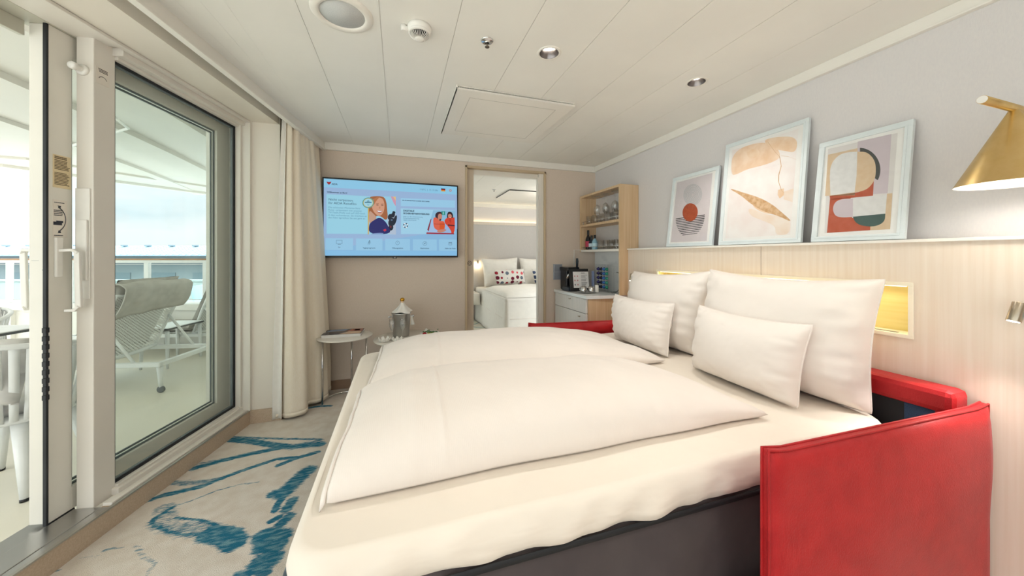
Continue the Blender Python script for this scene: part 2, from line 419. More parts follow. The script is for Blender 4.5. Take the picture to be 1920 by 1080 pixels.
# ---- walls
bm = B(); box(bm, XR, XR + .1, YREAR, YB + .1, 0, 2.3); struct('wall_right', bm, 'wall_r')
def wall_back():
    bm = B(); y0, y1 = YB, YB + .1
    box(bm, -.9, .66, y0, y1, 0, 2.3); box(bm, 1.53, XR, y0, y1, 0, 2.3); box(bm, .66, 1.53, y0, y1, 2.135, 2.3)
    struct('wall_back', bm, 'wall_b')
    bm = B(); box(bm, -.845, .644, YB - .012, YB, 0, .082); struct('baseboard_back', bm, mat('baseboard_brown', '#9a7f69', .6))
wall_back()
bm = B(); box(bm, .2, XR, YREAR - .1, YREAR, 0, 2.3); box(bm, -2.3, .2, YREAR - .1, YREAR, 2.1, 2.3); struct('wall_rear_blocker', bm, 'wall_b')  # unseen partial wall, added to cut the daylight from the open rear
bm = B(); box(bm, -1.025, -.843, 2.98, 3.56, 0, 2.34); prism(bm, [(-1.06, 2.975), (-1.02, 2.98), (-1.02, 3.56), (-1.3, 3.56)], 0, 2.34); box(bm, -.87, -.64, 3.52, 3.56, 2.2, 2.34)
struct('wall_left', bm, 'panel_w')
bm = B(); box(bm, -1.03, -.84, 2.966, 2.98, 0, .095); box(bm, -.843, -.83, 2.966, 3.5, 0, .095); struct('baseboard_left', bm, 'plinth')

# ---- interior sliding doorway to the bedroom
def door_inner():
    r = bpy.data.objects.new('door_2', None); COL.objects.link(r); r.location = (1.1, YB, 0); r['kind'] = 'structure'
    bm = B(); y0 = YB - .014; y1 = YB + .105
    box(bm, .644, .665, y0, y1, 0, 2.149); box(bm, 1.522, 1.542, y0, y1, 0, 2.149); box(bm, .644, 1.542, y0, y1, 2.128, 2.149)
    obj('architrave', bm, mat('frame_beige', '#cbb595', .5, scale=(4, 4, 4)), r, bevel=.002)
    bm = B(); box(bm, 1.47, 1.522, YB + .01, YB + .1, 0, 2.128); box(bm, .665, 1.522, YB + .05, YB + .1, 2.08, 2.128)
    box(bm, 1.455, 1.475, YB + .02, YB + .03, 0, 2.09); obj('jamb_lining', bm, 'frame_w', r, bevel=.002)
    bm = B(); box(bm, 1.466, 1.4705, YB + .045, YB + .055, .98, 1.05); obj('strike_plate', bm, 'nickel', r)
    bm = B(); box(bm, .64, .74, YB + .03, YB + .07, .005, 2.12)
    lf = obj('sliding_leaf', bm, mat('leaf_beige', '#c9b8a2', .5, scale=(60, 60, 2), col2='#cfbfaa'), r, bevel=.002)
    mx = Matrix.Translation((.697, YB + .03, 1.145)) @ Matrix.Rotation(R(90), 4, 'X')
    bm = B(); lathe(bm, [(.008, -.006), (.008, .001), (.012, .002), (.014, -.004), (.017, -.004), (.021, .004), (.024, .003), (.024, -.004)], mx=mx, seg=28)
    obj('finger_pull', bm, mat('dark_nickel', '#6b625c', .35, .8), lf)
    bm = B(); lathe(bm, [(0, -.003), (.0165, -.003), (.0165, -.0045), (0, -.0045)], mx=mx, seg=24); obj('pull_recess', bm, mat('recess_brown', '#59463c', .5), lf)
door_inner()

# ---- window side: plinth, sill, fixed window, post, threshold, open sliding door
def window_side():
    bm = B(); wbox(bm, -6.0, 0, 0, .05, 0, .094); struct('baseboard_window', bm, 'plinth')
    bm = B(); wbox(bm, -6.0, 0, -.003, .012, .094, .101); struct('trim_5', bm, 'alu')
    # threshold under the sliding door
    bm = B(); wbox(bm, -3.4, -.966, .044, .152, .02, .1); wbox(bm, -3.4, -.966, .0125, .0435, .02, .0985); wbox(bm, -3.4, -.966, .16, .26, .0, .085)
    struct('trim_6', bm, 'steel', bevel=.003)
    w = bpy.data.objects.new('window_1', None); COL.objects.link(w); w.location = wp(-.45, .1, .1); w['kind'] = 'structure'
    bm = B()
    wbox(bm, -.955, 0, .012, .05, .094, .108); wbox(bm, -.89, 0, .045, .10, .10, .13); wbox(bm, -.875, 0, .06, .10, .12, .142)
    wbox(bm, -.885, 0, .03, .10, 2.16, 2.2); wbox(bm, -.875, 0, .06, .10, 2.145, 2.2)
    wbox(bm, -3.4, .05, 0, .03, 2.186, 2.2); wbox(bm, -3.4, -.9, .03, .152, 2.192, 2.2)
    wbox(bm, -.012, .12, -.004, .05, .10, 2.2); wbox(bm, -.03, .12, .05, .10, .10, 2.2)
    obj('window_frame', bm, 'frame_w', w, bevel=.002)
    bm = B(); g = .012
    wbox(bm, -.87, -.03, .083, .105, .142, .142 + g); wbox(bm, -.87, -.03, .083, .105, 2.145 - g, 2.145); wbox(bm, -.03 - g * .8, -.03, .083, .105, .142, 2.145); wbox(bm, -.872, -.87 + g * .6, .083, .105, .142, 2.145)
    obj('gasket', bm, 'rubber', w)
    bm = B(); g2 = .02
    wbox(bm, -.05, -.038, .09, .103, .154, 2.133); wbox(bm, -.87, -.038, .09, .103, .154, .16); wbox(bm, -.87, -.038, .09, .103, 2.126, 2.133)
    obj('inner_seal', bm, 'grey_seal', w)
    bm = B(); wbox(bm, -.865, -.035, .092, .098, .148, 2.139); obj('glass', bm, 'glassw', w)
    # post between window and door
    bm = B(); wbox(bm, -.966, -.872, .075, .143, .094, 2.2); post = struct('trim_7', bm, 'frame_w', bevel=.003)
    # stop buffer on the post
    sb = thing('door_stopper', 'round white door stop buffer high on the window post', 'door stop', wp(-.966, .115, 2.03))
    mx = Matrix.Translation(wp(-.966, .115, 2.045)) @ WM.to_3x3().to_4x4() @ Matrix.Rotation(R(-90), 4, 'Y')
    bm = B(); lathe(bm, [(0, 0), (.024, 0), (.024, .008), (.018, .012), (0, .012)], mx=mx, seg=28); obj('rosette', bm, 'white', sb)
    bm = B(); lathe(bm, [(.012, .01), (.012, .028), (.016, .032), (.016, .046), (.013, .05), (0, .05)], mx=mx, seg=24); obj('buffer', bm, 'white', sb)
    lk = thing('door_lock_plate', 'long white lock cover on the side of the window post', 'lock', wp(-.97, .1, 1.2))
    bm = B(); wbox(bm, -.972, -.966, .085, .142, 1.03, 1.52); obj('cover', bm, 'white', lk, bevel=.002)
    bm = B(); wbox(bm, -.982, -.971, .088, .132, 1.11, 1.38); obj('catch', bm, 'white', lk, bevel=.004)
    # notice on the post front
    st = B(); wbox(st, -.955, -.9, .0735, .0748, 2.0, 2.075)
    st_o = obj('notice', st, [mat('label_paper', '#e8e0d4', .6)]); tag(st_o, 'small notice with arc symbol high on the window post', 'sticker')
    bm = B()
    for k in range(3): wbox(bm, -.948 + k * .002, -.908, .0728, .0735, 2.066 - k * .006, 2.069 - k * .006)
    for k in range(12):
        a = PI * (.15 + .7 * k / 11); wbox(bm, -.929 + .018 * math.cos(a) - .0015, -.929 + .018 * math.cos(a) + .0015, .0728, .0735, 2.018 + .018 * math.sin(a) - .0012, 2.018 + .018 * math.sin(a) + .0012)
    obj('notice_print', bm, mat('ink_dark', '#4a4440', .6), st_o)

    d = bpy.data.objects.new('door_1', None); COL.objects.link(d); d.location = wp(-.6, .19, .1); d['kind'] = 'structure'
    s0, s1, t0, t1, z0, z1 = -1.052, .03, .159, .229, .1, 2.19
    bm = B()
    wbox(bm, s0, s0 + .086, t0, t1, z0, z1); wbox(bm, s1 - .125, s1, t0, t1, z0, z1)
    wbox(bm, s0 + .084, s1 - .12, t0, t1, z0, .2); wbox(bm, s0 + .084, s1 - .12, t0, t1, 2.09, z1)
    obj('leaf_frame', bm, 'leaf', d, bevel=.002)
    bm = B(); q = .01
    a0, a1, b0, b1 = s0 + .086, s1 - .125, .2, 2.09
    for e, t in ((0, .175), (.014, .183)):
        for (x0, x1_, y0_, y1_) in ((a0 + e, a1 - e, b0 + e, b0 + e + q), (a0 + e, a1 - e, b1 - e - q, b1 - e), (a0 + e, a0 + e + q, b0 + e, b1 - e), (a1 - e - q, a1 - e, b0 + e, b1 - e)):
            wbox(bm, x0, x1_, t, t + .006, y0_, y1_)
    obj('glazing_bead', bm, 'grey_seal', d)
    bm = B(); wbox(bm, a0 - .002, a1 + .002, .19, .2, b0 - .002, b1 + .002); obj('glass', bm, 'glassw', d)
    bm = B(); wbox(bm, s0 - .009, s0, t0 - .002, t0 + .012, z0 - .005, z1)
    for k in range(9):
        z = .62 + k * .035; wbox(bm, s0 - .014, s0, t0 - .006, t0 + .01, z, z + .022)
    wbox(bm, s0, s0 + .094, t0 - .004, t0 + .008, z0 - .01, z0 + .002)
    obj('edge_gasket', bm, 'rubber', d, bevel=.002)
    bm = B(); wbox(bm, s0 - .0012, s0 + .0, t0 + .035, t0 + .06, 1.2, 1.201); wbox(bm, s0 - .0015, s0, .165, .18, 1.16, 1.163)
    obj('edge_seam', bm, 'grey_seal', d)
    # handles both sides
    h = B(); wbox(h, -1.034, -1.008, .148, .16, 1.13, 1.3); obj('handle_plate', h, 'white', d, bevel=.004)
    def handle(tb, th_):
        bm = B(); sg = 1 if th_ > tb else -1
        pts = [wp(-1.016, tb, 1.243), wp(-1.012, th_ - sg * .012, 1.246), wp(-1.006, th_, 1.235), wp(-1.0, th_, 1.0), wp(-1.004, th_ - sg * .012, .985), wp(-1.01, tb + (th_ - tb) * .4, .985)]
        for a, b in zip(pts, pts[1:]):
            dd = (b - a); ln = dd.length; u, v = frame_of(dd); mx = Matrix((u.to_4d(), dd.normalized().to_4d(), v.to_4d(), (0, 0, 0, 1))).transposed(); mx.translation = a
            for i in range(3): mx[3][i] = 0
            box(bm, -.011, .011, -.003, ln + .003, -.006, .006, 0, mx)
        return bm
    obj('handle', handle(.16, .098), 'white', d, bevel=.003)
    obj('outer_handle', handle(.228, .3), 'white', d, bevel=.003)
    # paper labels on the stile
    bm = B(); wbox(bm, -1.037, -.972, t0 - .0015, t0, 1.512, 1.652); l1 = obj('notice', bm, mat('label_yellow', '#e6d3ab', .7))
    tag(l1, 'cream notice full of small print on the open sliding door', 'sticker')
    rn = random.Random(5); bm = B()
    def lines(bm, sa, sb_, ztop, n, dz, bold=1):
        for k in range(n):
            s = sa; z = ztop - k * dz
            e = sb_ - rn.uniform(0, .012)
            while s < e:
                L = rn.uniform(.002, .006); wbox(bm, s, min(e, s + L), t0 - .0024, t0 - .0016, z - dz * .24 * bold, z + dz * .24 * bold); s += L + .0012
    lines(bm, -1.032, -.98, 1.644, 2, .0065, 1.3); lines(bm, -1.032, -.977, 1.629, 7, .0062); lines(bm, -1.032, -.977, 1.576, 9, .0062)
    obj('notice_print', bm, mat('ink_brown', '#6a5a44', .7), l1)
    bm = B(); wbox(bm, -1.037, -.985, t0 - .0015, t0, 1.3, 1.46); l2 = obj('notice', bm, mat('label_paper', '#e8e0d4', .6))
    tag(l2, 'white handle instruction label with curved double arrow, above the door handle', 'sticker')
    bm = B(); lines(bm, -1.033, -.992, 1.448, 1, .006); lines(bm, -1.034, -1.0, 1.415, 4, .007); lines(bm, -1.033, -.992, 1.308, 1, .006)
    for k in range(26):
        a = R(-62 + 124 * k / 25); s, z = -1.04 + .048 * math.cos(a), 1.377 + .058 * math.sin(a)
        wbox(bm, s - .001, s + .001, t0 - .0024, t0 - .0016, z - .003, z + .003)
    for z, dd in ((1.432, 1), (1.322, -1)):
        v = [bm.verts.new(wp(-1.022, t0 - .002, z + .004 * dd)), bm.verts.new(wp(-1.012, t0 - .002, z - .007 * dd)), bm.verts.new(wp(-1.008, t0 - .002, z + .003 * dd))]; bm.faces.new(v)
    wbox(bm, -1.036, -1.006, t0 - .0026, t0 - .0016, 1.352, 1.366); wbox(bm, -1.026, -1.002, t0 - .0028, t0 - .0018, 1.362, 1.371)
    obj('notice_print', bm, mat('ink_blue', '#2a2f3c', .6), l2)
    # head track of the sliding door, outside
    bm = B(); wbox(bm, -3.4, .1, .15, .26, 2.19, 2.24); wbox(bm, -3.4, -1.06, .235, .255, 2.13, 2.19); struct('trim_8', bm, 'olive', bevel=.002)
    # ship side wall beyond the window
    bm = B(); wbox(bm, .03, 2.4, .1, .26, -.1, 2.7); struct('wall_outside', bm, 'hull')
window_side()

# ================================================================== BALCONY AND HARBOUR
def outside():
    bm = B(); prism(bm, [tuple(wp(-6, .26, 0).xy), tuple(wp(4.5, .26, 0).xy), tuple(cw(-2.5, 4.75, 0).xy), tuple(cw(-9, 4.75, 0).xy), tuple(wp(-6, 5, 0).xy)], -.12, 0)
    struct('floor_balcony', bm, 'deck')
    bm = B(); box(bm, -12, -1.5, 4.62, 4.78, -.12, .5, 0, CM); box(bm, -12, -1.5, 4.56, 4.84, .5, .58, 0, CM)
    for k in range(10): box(bm, -11.8 + k * 1.02, -11.76 + k * 1.02, 4.57, 4.63, 0, .5, 0, CM)
    struct('wall_bulwark', bm, 'hull', bevel=.004)
    r = thing('balcony_railing', 'balcony railing with teak top rail, white posts and glass panes', 'railing', cw(-4.7, 4.7, .58))
    bm = B(); box(bm, -12, -1.5, 4.665, 4.735, 1.165, 1.185, 0, CM); obj('top_rail', bm, 'teak', r, bevel=.004)
    bm = B(); box(bm, -12, -1.5, 4.68, 4.72, 1.125, 1.165, 0, CM); obj('rail_carrier', bm, 'out_w', r)
    xs = [-6.86, -4.92, -4.16 + .02]
    xs = [-10.8, -9.5, -8.2, -6.86, -6.0, -4.98, -4.18, -3.2, -2.1]
    for x in xs:
        bm = B(); box(bm, x - .03, x + .03, 4.68, 4.72, .58, 1.13, 0, CM); box(bm, x - .05, x + .05, 4.66, 4.74, .58, .6, 0, CM); obj('post', bm, 'out_w', r)
    for a, b in zip(xs, xs[1:]):
        bm = B(); box(bm, a + .06, b - .06, 4.695, 4.705, .63, 1.1, 0, CM); g = obj('glass_pane', bm, 'glassr', r)
        for z_ in (1.1, .622): bm = B(); box(bm, a + .055, b - .055, 4.692, 4.708, z_, z_ + .008, 0, CM); obj('pane_edge', bm, 'alu', g)
    # overhang of the deck above
    bm = B()
    def P(l, d): return tuple(cw(l, d, 0).xy)
    prism(bm, [P(-13, 2.2), P(-7.0, 4.7), P(-6.6, 5.7), P(-6.0, 6.9), P(-2.8, 9.5), P(2, 9.5)] + [tuple(wp(2.4, .2, 0).xy), tuple(wp(-6, .2, 0).xy)], 2.5, 2.75)
    edge = [(-9.5, 3.7), (-7.0, 4.7), (-6.6, 5.7), (-6.0, 6.9), (-4.4, 8.2)]
    for (a, b) in zip(edge, edge[1:]):
        for w0, w1, h in ((0, .1, .07), (.1, .75, .03)):
            q = [Vector((a[0] + w0 * .9, a[1] - w0 * .3)), Vector((b[0] + w0 * .9, b[1] - w0 * .3)), Vector((b[0] + w1 * .9, b[1] - w1 * .3)), Vector((a[0] + w1 * .9, a[1] - w1 * .3))]
            prism(bm, [P(*v) for v in q], 2.5 - h, 2.51)
    for k, (a, w, h) in enumerate(((.9, .1, .04), (1.6, .35, .05), (2.5, .14, .04))):
        n = 24; pts = []
        for i in range(n + 1):
            s = -6 + 11 * i / n; tt = a + .06 * (s + 1) ** 2 * .35 + .12 * s; pts.append((s, tt))
        prism(bm, [tuple(wp(s, t, 0).xy) for s, t in pts] + [tuple(wp(s, t + w, 0).xy) for s, t in pts[::-1]], 2.5 - h, 2.52)
    struct('ceiling_balcony', bm, mat('overhead_white', '#d9d5cb', .5, scale=(1, 1, 1)))
    p = thing('ceiling_pipe', 'thin white pipe slanting under the deck overhead outside', 'pipe', wp(.6, 1.6, 2.38))
    bm = B(); tube(bm, [wp(.2, 1.2, 2.38), wp(.8, 1.5, 2.38), wp(1.4, 2.6, 2.36)], .012, 8); obj('tube', bm, 'hull', p)
    # harbour
    bm = B(); prism(bm, [P(-400, 20), P(200, 20), P(200, 600), P(-400, 600)], -14, -13.5); struct('ground_quay', bm, mat('quay', '#8c918f', .9, col2='#7f8583', scale=(.05, .05, .05)))
    t = thing('terminal_building', 'long low terminal with pale blue ribbed roof beyond the railing', 'building', cw(-90, 90, -13.5))
    bm = B(); mxs = CM
    for i in range(120):
        x = -190 + i * 1.6
        prism(bm, [(84, 1.3), (84.2, 1.55), (96, 4.1), (96, 3.7)], x, x + 1.2, 0, CM @ Matrix(((0, 0, 1, 0), (1, 0, 0, 0), (0, 1, 0, 0), (0, 0, 0, 1))))
    prism(bm, [(84, 1.2), (84, 1.35), (96, 3.9), (96, 3.6)], -190, 2, 0, CM @ Matrix(((0, 0, 1, 0), (1, 0, 0, 0), (0, 1, 0, 0), (0, 0, 0, 1))))
    part_label(obj('roof', bm, mat('roof_blue', '#7c95a3', .5, scale=(.2, .2, .2)), t), 'pale blue ribbed metal roof')
    bm = B(); box(bm, -190, 2, 88, 120, -13.5, 1.4, 0, CM); obj('wall', bm, mat('terminal_wall', '#8e9698', .6, scale=(.1, .1, .1)), t)
    for i in range(16):
        bm = B(); box(bm, -185 + i * 11.5, -178 + i * 11.5, 87.8, 88.1, -9, -3, 0, CM); obj('window', bm, mat('terminal_glass', '#75848a', .3), t)
    bm = B()
    for k in range(28): box(bm, -185 + k * 6.5, -184 + k * 6.5, 94, 95, 3.9, 4.25, 0, CM)
    obj('roof_vent', bm, mat('roof_vent', '#7c8c94', .6), t)['kind'] = 'stuff'
    q = thing('quay_wall', 'low white wall along the quay beyond the railing', 'wall', cw(-60, 62, -13.5))
    bm = B(); box(bm, -160, 0, 60, 60.6, -13.5, -3.2, 0, CM); obj('wall_body', bm, mat('quay_white', '#b4b9b9', .6), q)
    bm = B(); box(bm, -160, 0, 59.8, 60.8, -3.2, -2.9, 0, CM); obj('coping', bm, mat('quay_white', '#b4b9b9', .6), q)
    bm = B(); box(bm, -150, 0, 50, 56, -13.5, -9.5, 0, CM); h = obj('hedge', bm, mat('hedge_green', '#7fa083', .9, col2='#6c9072', scale=(.5, .5, .5))); tag(h, 'pale green strip of hedge on the quay below the ship', 'hedge')
    for k, (l0, l1) in enumerate(((-31, -29.6), (-27.3, -28.2), (-26.2, -25.6))):
        bm = B(); mx = CM
        tube(bm, [cw(l0 * .65, 20, -3.5), cw(l1 * .65, 20, -.5)], .28, 8)
        o = obj('quay_strut', bm, mat('strut_blue', '#8fb0bb', .6))
        tag(o, ['slanting pale blue mooring strut, leftmost beyond the railing glass', 'middle one of three pale blue struts beyond the railing glass', 'pale blue mooring strut, rightmost beyond the railing glass'][k], 'strut', 'struts beyond the railing')
outside()

def uvgrid(name, fn, nu, nv, su, sv, m, parent, solid=0):
    bm = B(); uvl = bm.loops.layers.uv.new('UVMap')
    V = [[bm.verts.new(fn(i / nu, j / nv)) for j in range(nv + 1)] for i in range(nu + 1)]
    for i in range(nu):
        for j in range(nv):
            f = bm.faces.new((V[i][j], V[i+1][j], V[i+1][j+1], V[i][j+1])); f.smooth = True
            for lp, (a, b) in zip(f.loops, ((i, j), (i+1, j), (i+1, j+1), (i, j+1))): lp[uvl].uv = (a / nu * su, b / nv * sv)
    return obj(name, bm, m, parent, local=True, solid=solid)

M['weave'] = perforated('white_weave', '#f6f6f3', .025, .28)

def cushion_slab(bm, w, L, th, mx, n=14):
    def top(sg):
        def f(a, b):
            x, y = (a - .5) * w, b * L
            e = (1 - abs(2 * a - 1) ** 8) * (1 - abs(2 * b - 1) ** 10)
            return mx @ Vector((x, y, th / 2 + sg * th / 2 * max(e, 0) ** .5 + (.006 * noise.noise(Vector((x * 6, y * 6, sg))))))
        return f
    for sg in (1, -1): grid(bm, top(sg), n, n * 2)
    bmesh.ops.remove_doubles(bm, verts=bm.verts, dist=.0015)

def make_lounger():
    # local: x across, y from head (0) to foot, z up; back rest raised toward the head end
    t = thing('sun_lounger', 'white sun lounger with raised woven back and draped grey cushion, nearest behind the window', 'sun lounger', (0, 0, 0), group='sun loungers on the balcony')
    w = .66; L = 1.95
    bm = B()
    for s in (-1, 1): box(bm, s * w / 2 - .02, s * w / 2 + .02, 0, L, .235, .275)
    box(bm, -w / 2, w / 2, 0, .04, .235, .275); box(bm, -w / 2, w / 2, L - .04, L, .235, .275); box(bm, -w / 2, w / 2, .9, .93, .24, .27)
    obj('frame', bm, 'out_w', t, local=True, bevel=.006)
    for sx in (-1, 1):
        for y in (.03, L - .1):
            bm = B(); tube(bm, [(sx * (w / 2 - .02), y, .24), (sx * (w / 2 - .01), y - .02, .05)], [.024, .014], 10)
            lg = obj('leg', bm, 'out_w', t, local=True)
            if y < .1:
                bm = B(); mx = Matrix.Translation((sx * (w / 2 - .01), y - .02, .03)) @ Matrix.Rotation(R(90), 4, 'Y')
                lathe(bm, [(0, -.012), (.022, -.012), (.03, -.008), (.03, .008), (.022, .012), (0, .012)], mx=mx, seg=20)
                obj('wheel', bm, mat('wheel_grey', '#6c7072', .5), lg, local=True)
    # back rest: hinge at y=.75,z=.28, top at y=.05,z=.92
    hy, hz, ty, tz = .58, .29, .33, .87
    def back(a, b):
        x = (a - .5) * (w - .02) * (1 + .12 * b); y = hy + (ty - hy) * b; z = hz + (tz - hz) * b + .05 * math.sin(PI * b) * .5 - .03 * (1 - (2 * a - 1) ** 2)
        return Vector((x, y, z))
    o = uvgrid('backrest', back, 16, 20, w, .92, 'weave', t); part_label(o, 'white perforated woven back')
    bm = B()
    pts = [back(0, i / 10) for i in range(11)] + [back(i / 10, 1) for i in range(1, 11)] + [back(1, 1 - i / 10) for i in range(1, 11)]
    tube(bm, pts, .014, 8); tube(bm, [back(i / 10, 0) for i in range(11)], .02, 8)
    obj('back_frame', bm, 'out_w', t, local=True)
    for s in (-1, 1):
        bm = B(); tube(bm, [(s * (w / 2 - .005), .46, .6), (s * (w / 2 - .005), .22, .27)], .012, 8); obj('back_strut', bm, 'out_w', t, local=True)
    def seat(a, b): return Vector(((a - .5) * (w - .05), hy + (L - hy - .05) * b, .285 - .012 * math.sin(PI * a)))
    uvgrid('seat_mesh', seat, 8, 10, w, 1.1, 'weave', t, solid=.006)
    bm = B()
    d = Vector((0, ty - hy, tz - hz)); Lb = d.length; d.normalize(); nrm = Vector((1, 0, 0)).cross(d) * -1
    mx = Matrix((Vector((1, 0, 0)).to_4d(), d.to_4d(), nrm.to_4d(), Vector((0, 0, 0, 1)))).transposed()
    for i in range(3): mx[3][i] = 0
    if nrm.y < 0: pass
    mx.translation = Vector((0, hy, hz)) + Vector((0, .03, .03))
    cushion_slab(bm, w - .02, Lb + .1, .07, mx)
    c1 = obj('cushion', bm, 'out_grey', t, local=True); part_label(c1, 'grey padded cushion')
    bm = B(); cushion_slab(bm, w - .04, 1.1, .07, Matrix.Translation((0, hy, .3))); obj('cushion', bm, 'out_grey', t, local=True)
    # the draped top of the cushion over the back
    def hood(a, b):
        x = (a - .5) * (w + .02) * (1.06 + .03 * math.sin(PI * b)); ang = R(-25 + 235 * b)
        ex = .055 + .012 * noise.noise(Vector((x * 7, b * 4, 2)))
        base = Vector((x, ty + .02, tz - .0))
        up = Vector((0, -.46, .89)); out = Vector((0, .89, .46))
        drop = max(0, b - .66) * .5 * (1 + .25 * (.5 - a))
        return base + up * (ex * 1.3 * math.sin(ang) + .04) + out * (ex * 1.3 * math.cos(ang)) - up * drop + Vector((0, -.006 * math.sin(x * 30) - .02 * b, -.03 * abs(a - .5) * b))
    bm = B(); grid(bm, hood, 26, 26); h = obj('cushion_hood', bm, 'out_grey', t, local=True, solid=.012); part_label(h, 'grey hood of the cushion folded over the back')
    return t

lg = make_lounger()
ang = R(90) - A_   # local +y points out to sea
lg.location = wp(1.03, 1.15, 0); lg.rotation_euler = (0, 0, ang)
dup(lg, wp(2.24, 1.2, 0), ang, 'white sun lounger with grey cushion farther back by the balcony railing')

def out_table(loc, rz, w, d, h, label, rnd=False):
    t = thing('outdoor_table', label, 'table', loc, rz=rz)
    bm = B(); box(bm, -w/2, w/2, -d/2, d/2, h - .022, h - .006); o = obj('table_top', bm, mat('outdoor_black_edge', '#54585a', .5), t, local=True)
    bm = B(); box(bm, -w/2 + .004, w/2 - .004, -d/2 + .004, d/2 - .004, h - .006, h); obj('top_panel', bm, 'out_w', o, local=True)
    for sx in (-1, 1):
        for sy in (-1, 1):
            bm = B(); tube(bm, [(sx * (w/2 - .03), sy * (d/2 - .03), h - .03), (sx * (w/2 - .02), sy * (d/2 - .02), 0)], [.02, .012], 8); obj('leg', bm, 'out_w', t, local=True)
    return t
out_table(tuple(wp(1.65, 1.8, 0)), R(-12), .3, .5, .44, 'low white side table between the two sun loungers')
out_table((-2.78, 3.0, 0), R(-12), .8, .8, .74, 'white outdoor dining table beside the woven strap chair')

def make_tub():
    t = thing('outdoor_armchair', 'white strap armchair with round open back at the left edge, nearest the open door', 'chair', (0, 0, 0), group='strap armchairs at the outdoor table')
    rim = []
    a0, a1 = R(-215), R(35)
    def P(a, r, z): return Vector((r * math.cos(a), r * math.sin(a), z))
    n = 40
    bm = B(); tube(bm, [P(a0 + (a1 - a0) * i / n, .31, .79 - .1 * abs(2 * i / n - 1) ** 2) for i in range(n + 1)], .014, 8); obj('rim', bm, 'out_w', t, local=True)
    bm = B(); lathe(bm, [(0, .42), (.22, .42), (.245, .41), (.245, .385), (0, .385)], seg=32); obj('seat', bm, 'out_w', t, local=True)
    bm = B(); 
    for i in range(1, 26):
        f = i / 26; a = a0 + (a1 - a0) * f; z1 = .79 - .1 * abs(2 * f - 1) ** 2
        da = R(3.2); v = []
        cols = []
        for k in range(6):
            g = k / 5; r = .247 + (.31 - .247) * (g ** .8); z = .4 + (z1 - .4) * g
            cols.append((bm.verts.new(P(a - da, r, z)), bm.verts.new(P(a + da, r, z))))
        for p, q in zip(cols, cols[1:]):
            fc = bm.faces.new((p[0], p[1], q[1], q[0])); fc.smooth = True
    part_label(obj('strap_weave', bm, 'out_w', t, local=True, solid=.006), 'white vertical straps')
    for a in (-45, 45, 135, -135):
        bm = B(); tube(bm, [P(R(a), .19, .39), P(R(a), .27, .012)], [.034, .016], 12)
        lg_ = obj('leg', bm, 'out_w', t, local=True)
        bm = B(); tube(bm, [P(R(a), .27, .014), P(R(a), .272, 0)], .017, 10); obj('foot_cap', bm, 'black', lg_, local=True)
    bm = B()
    for v in lathe(bm, [(0, .42), (.2, .42), (.225, .445), (.2, .475), (0, .48)], seg=28): pass
    part_label(obj('seat_cushion', bm, 'out_lt', t, local=True), 'light grey seat cushion')
    bm = B(); mx = Matrix.Translation((-.02, -.17, .48)) @ Matrix.Rotation(R(75), 4, 'X')
    cushion_slab(bm, .42, .32, .1, mx, 10); part_label(obj('back_cushion', bm, 'out_lt', t, local=True), 'light grey back cushion')
    return t
tb = make_tub(); tb.location = (-1.96, 2.575, 0); tb.rotation_euler = (0, 0, R(0))
dup(tb, (-3.25, 3.75, 0), R(195), 'white strap armchair with pale cushion beyond the outdoor table')

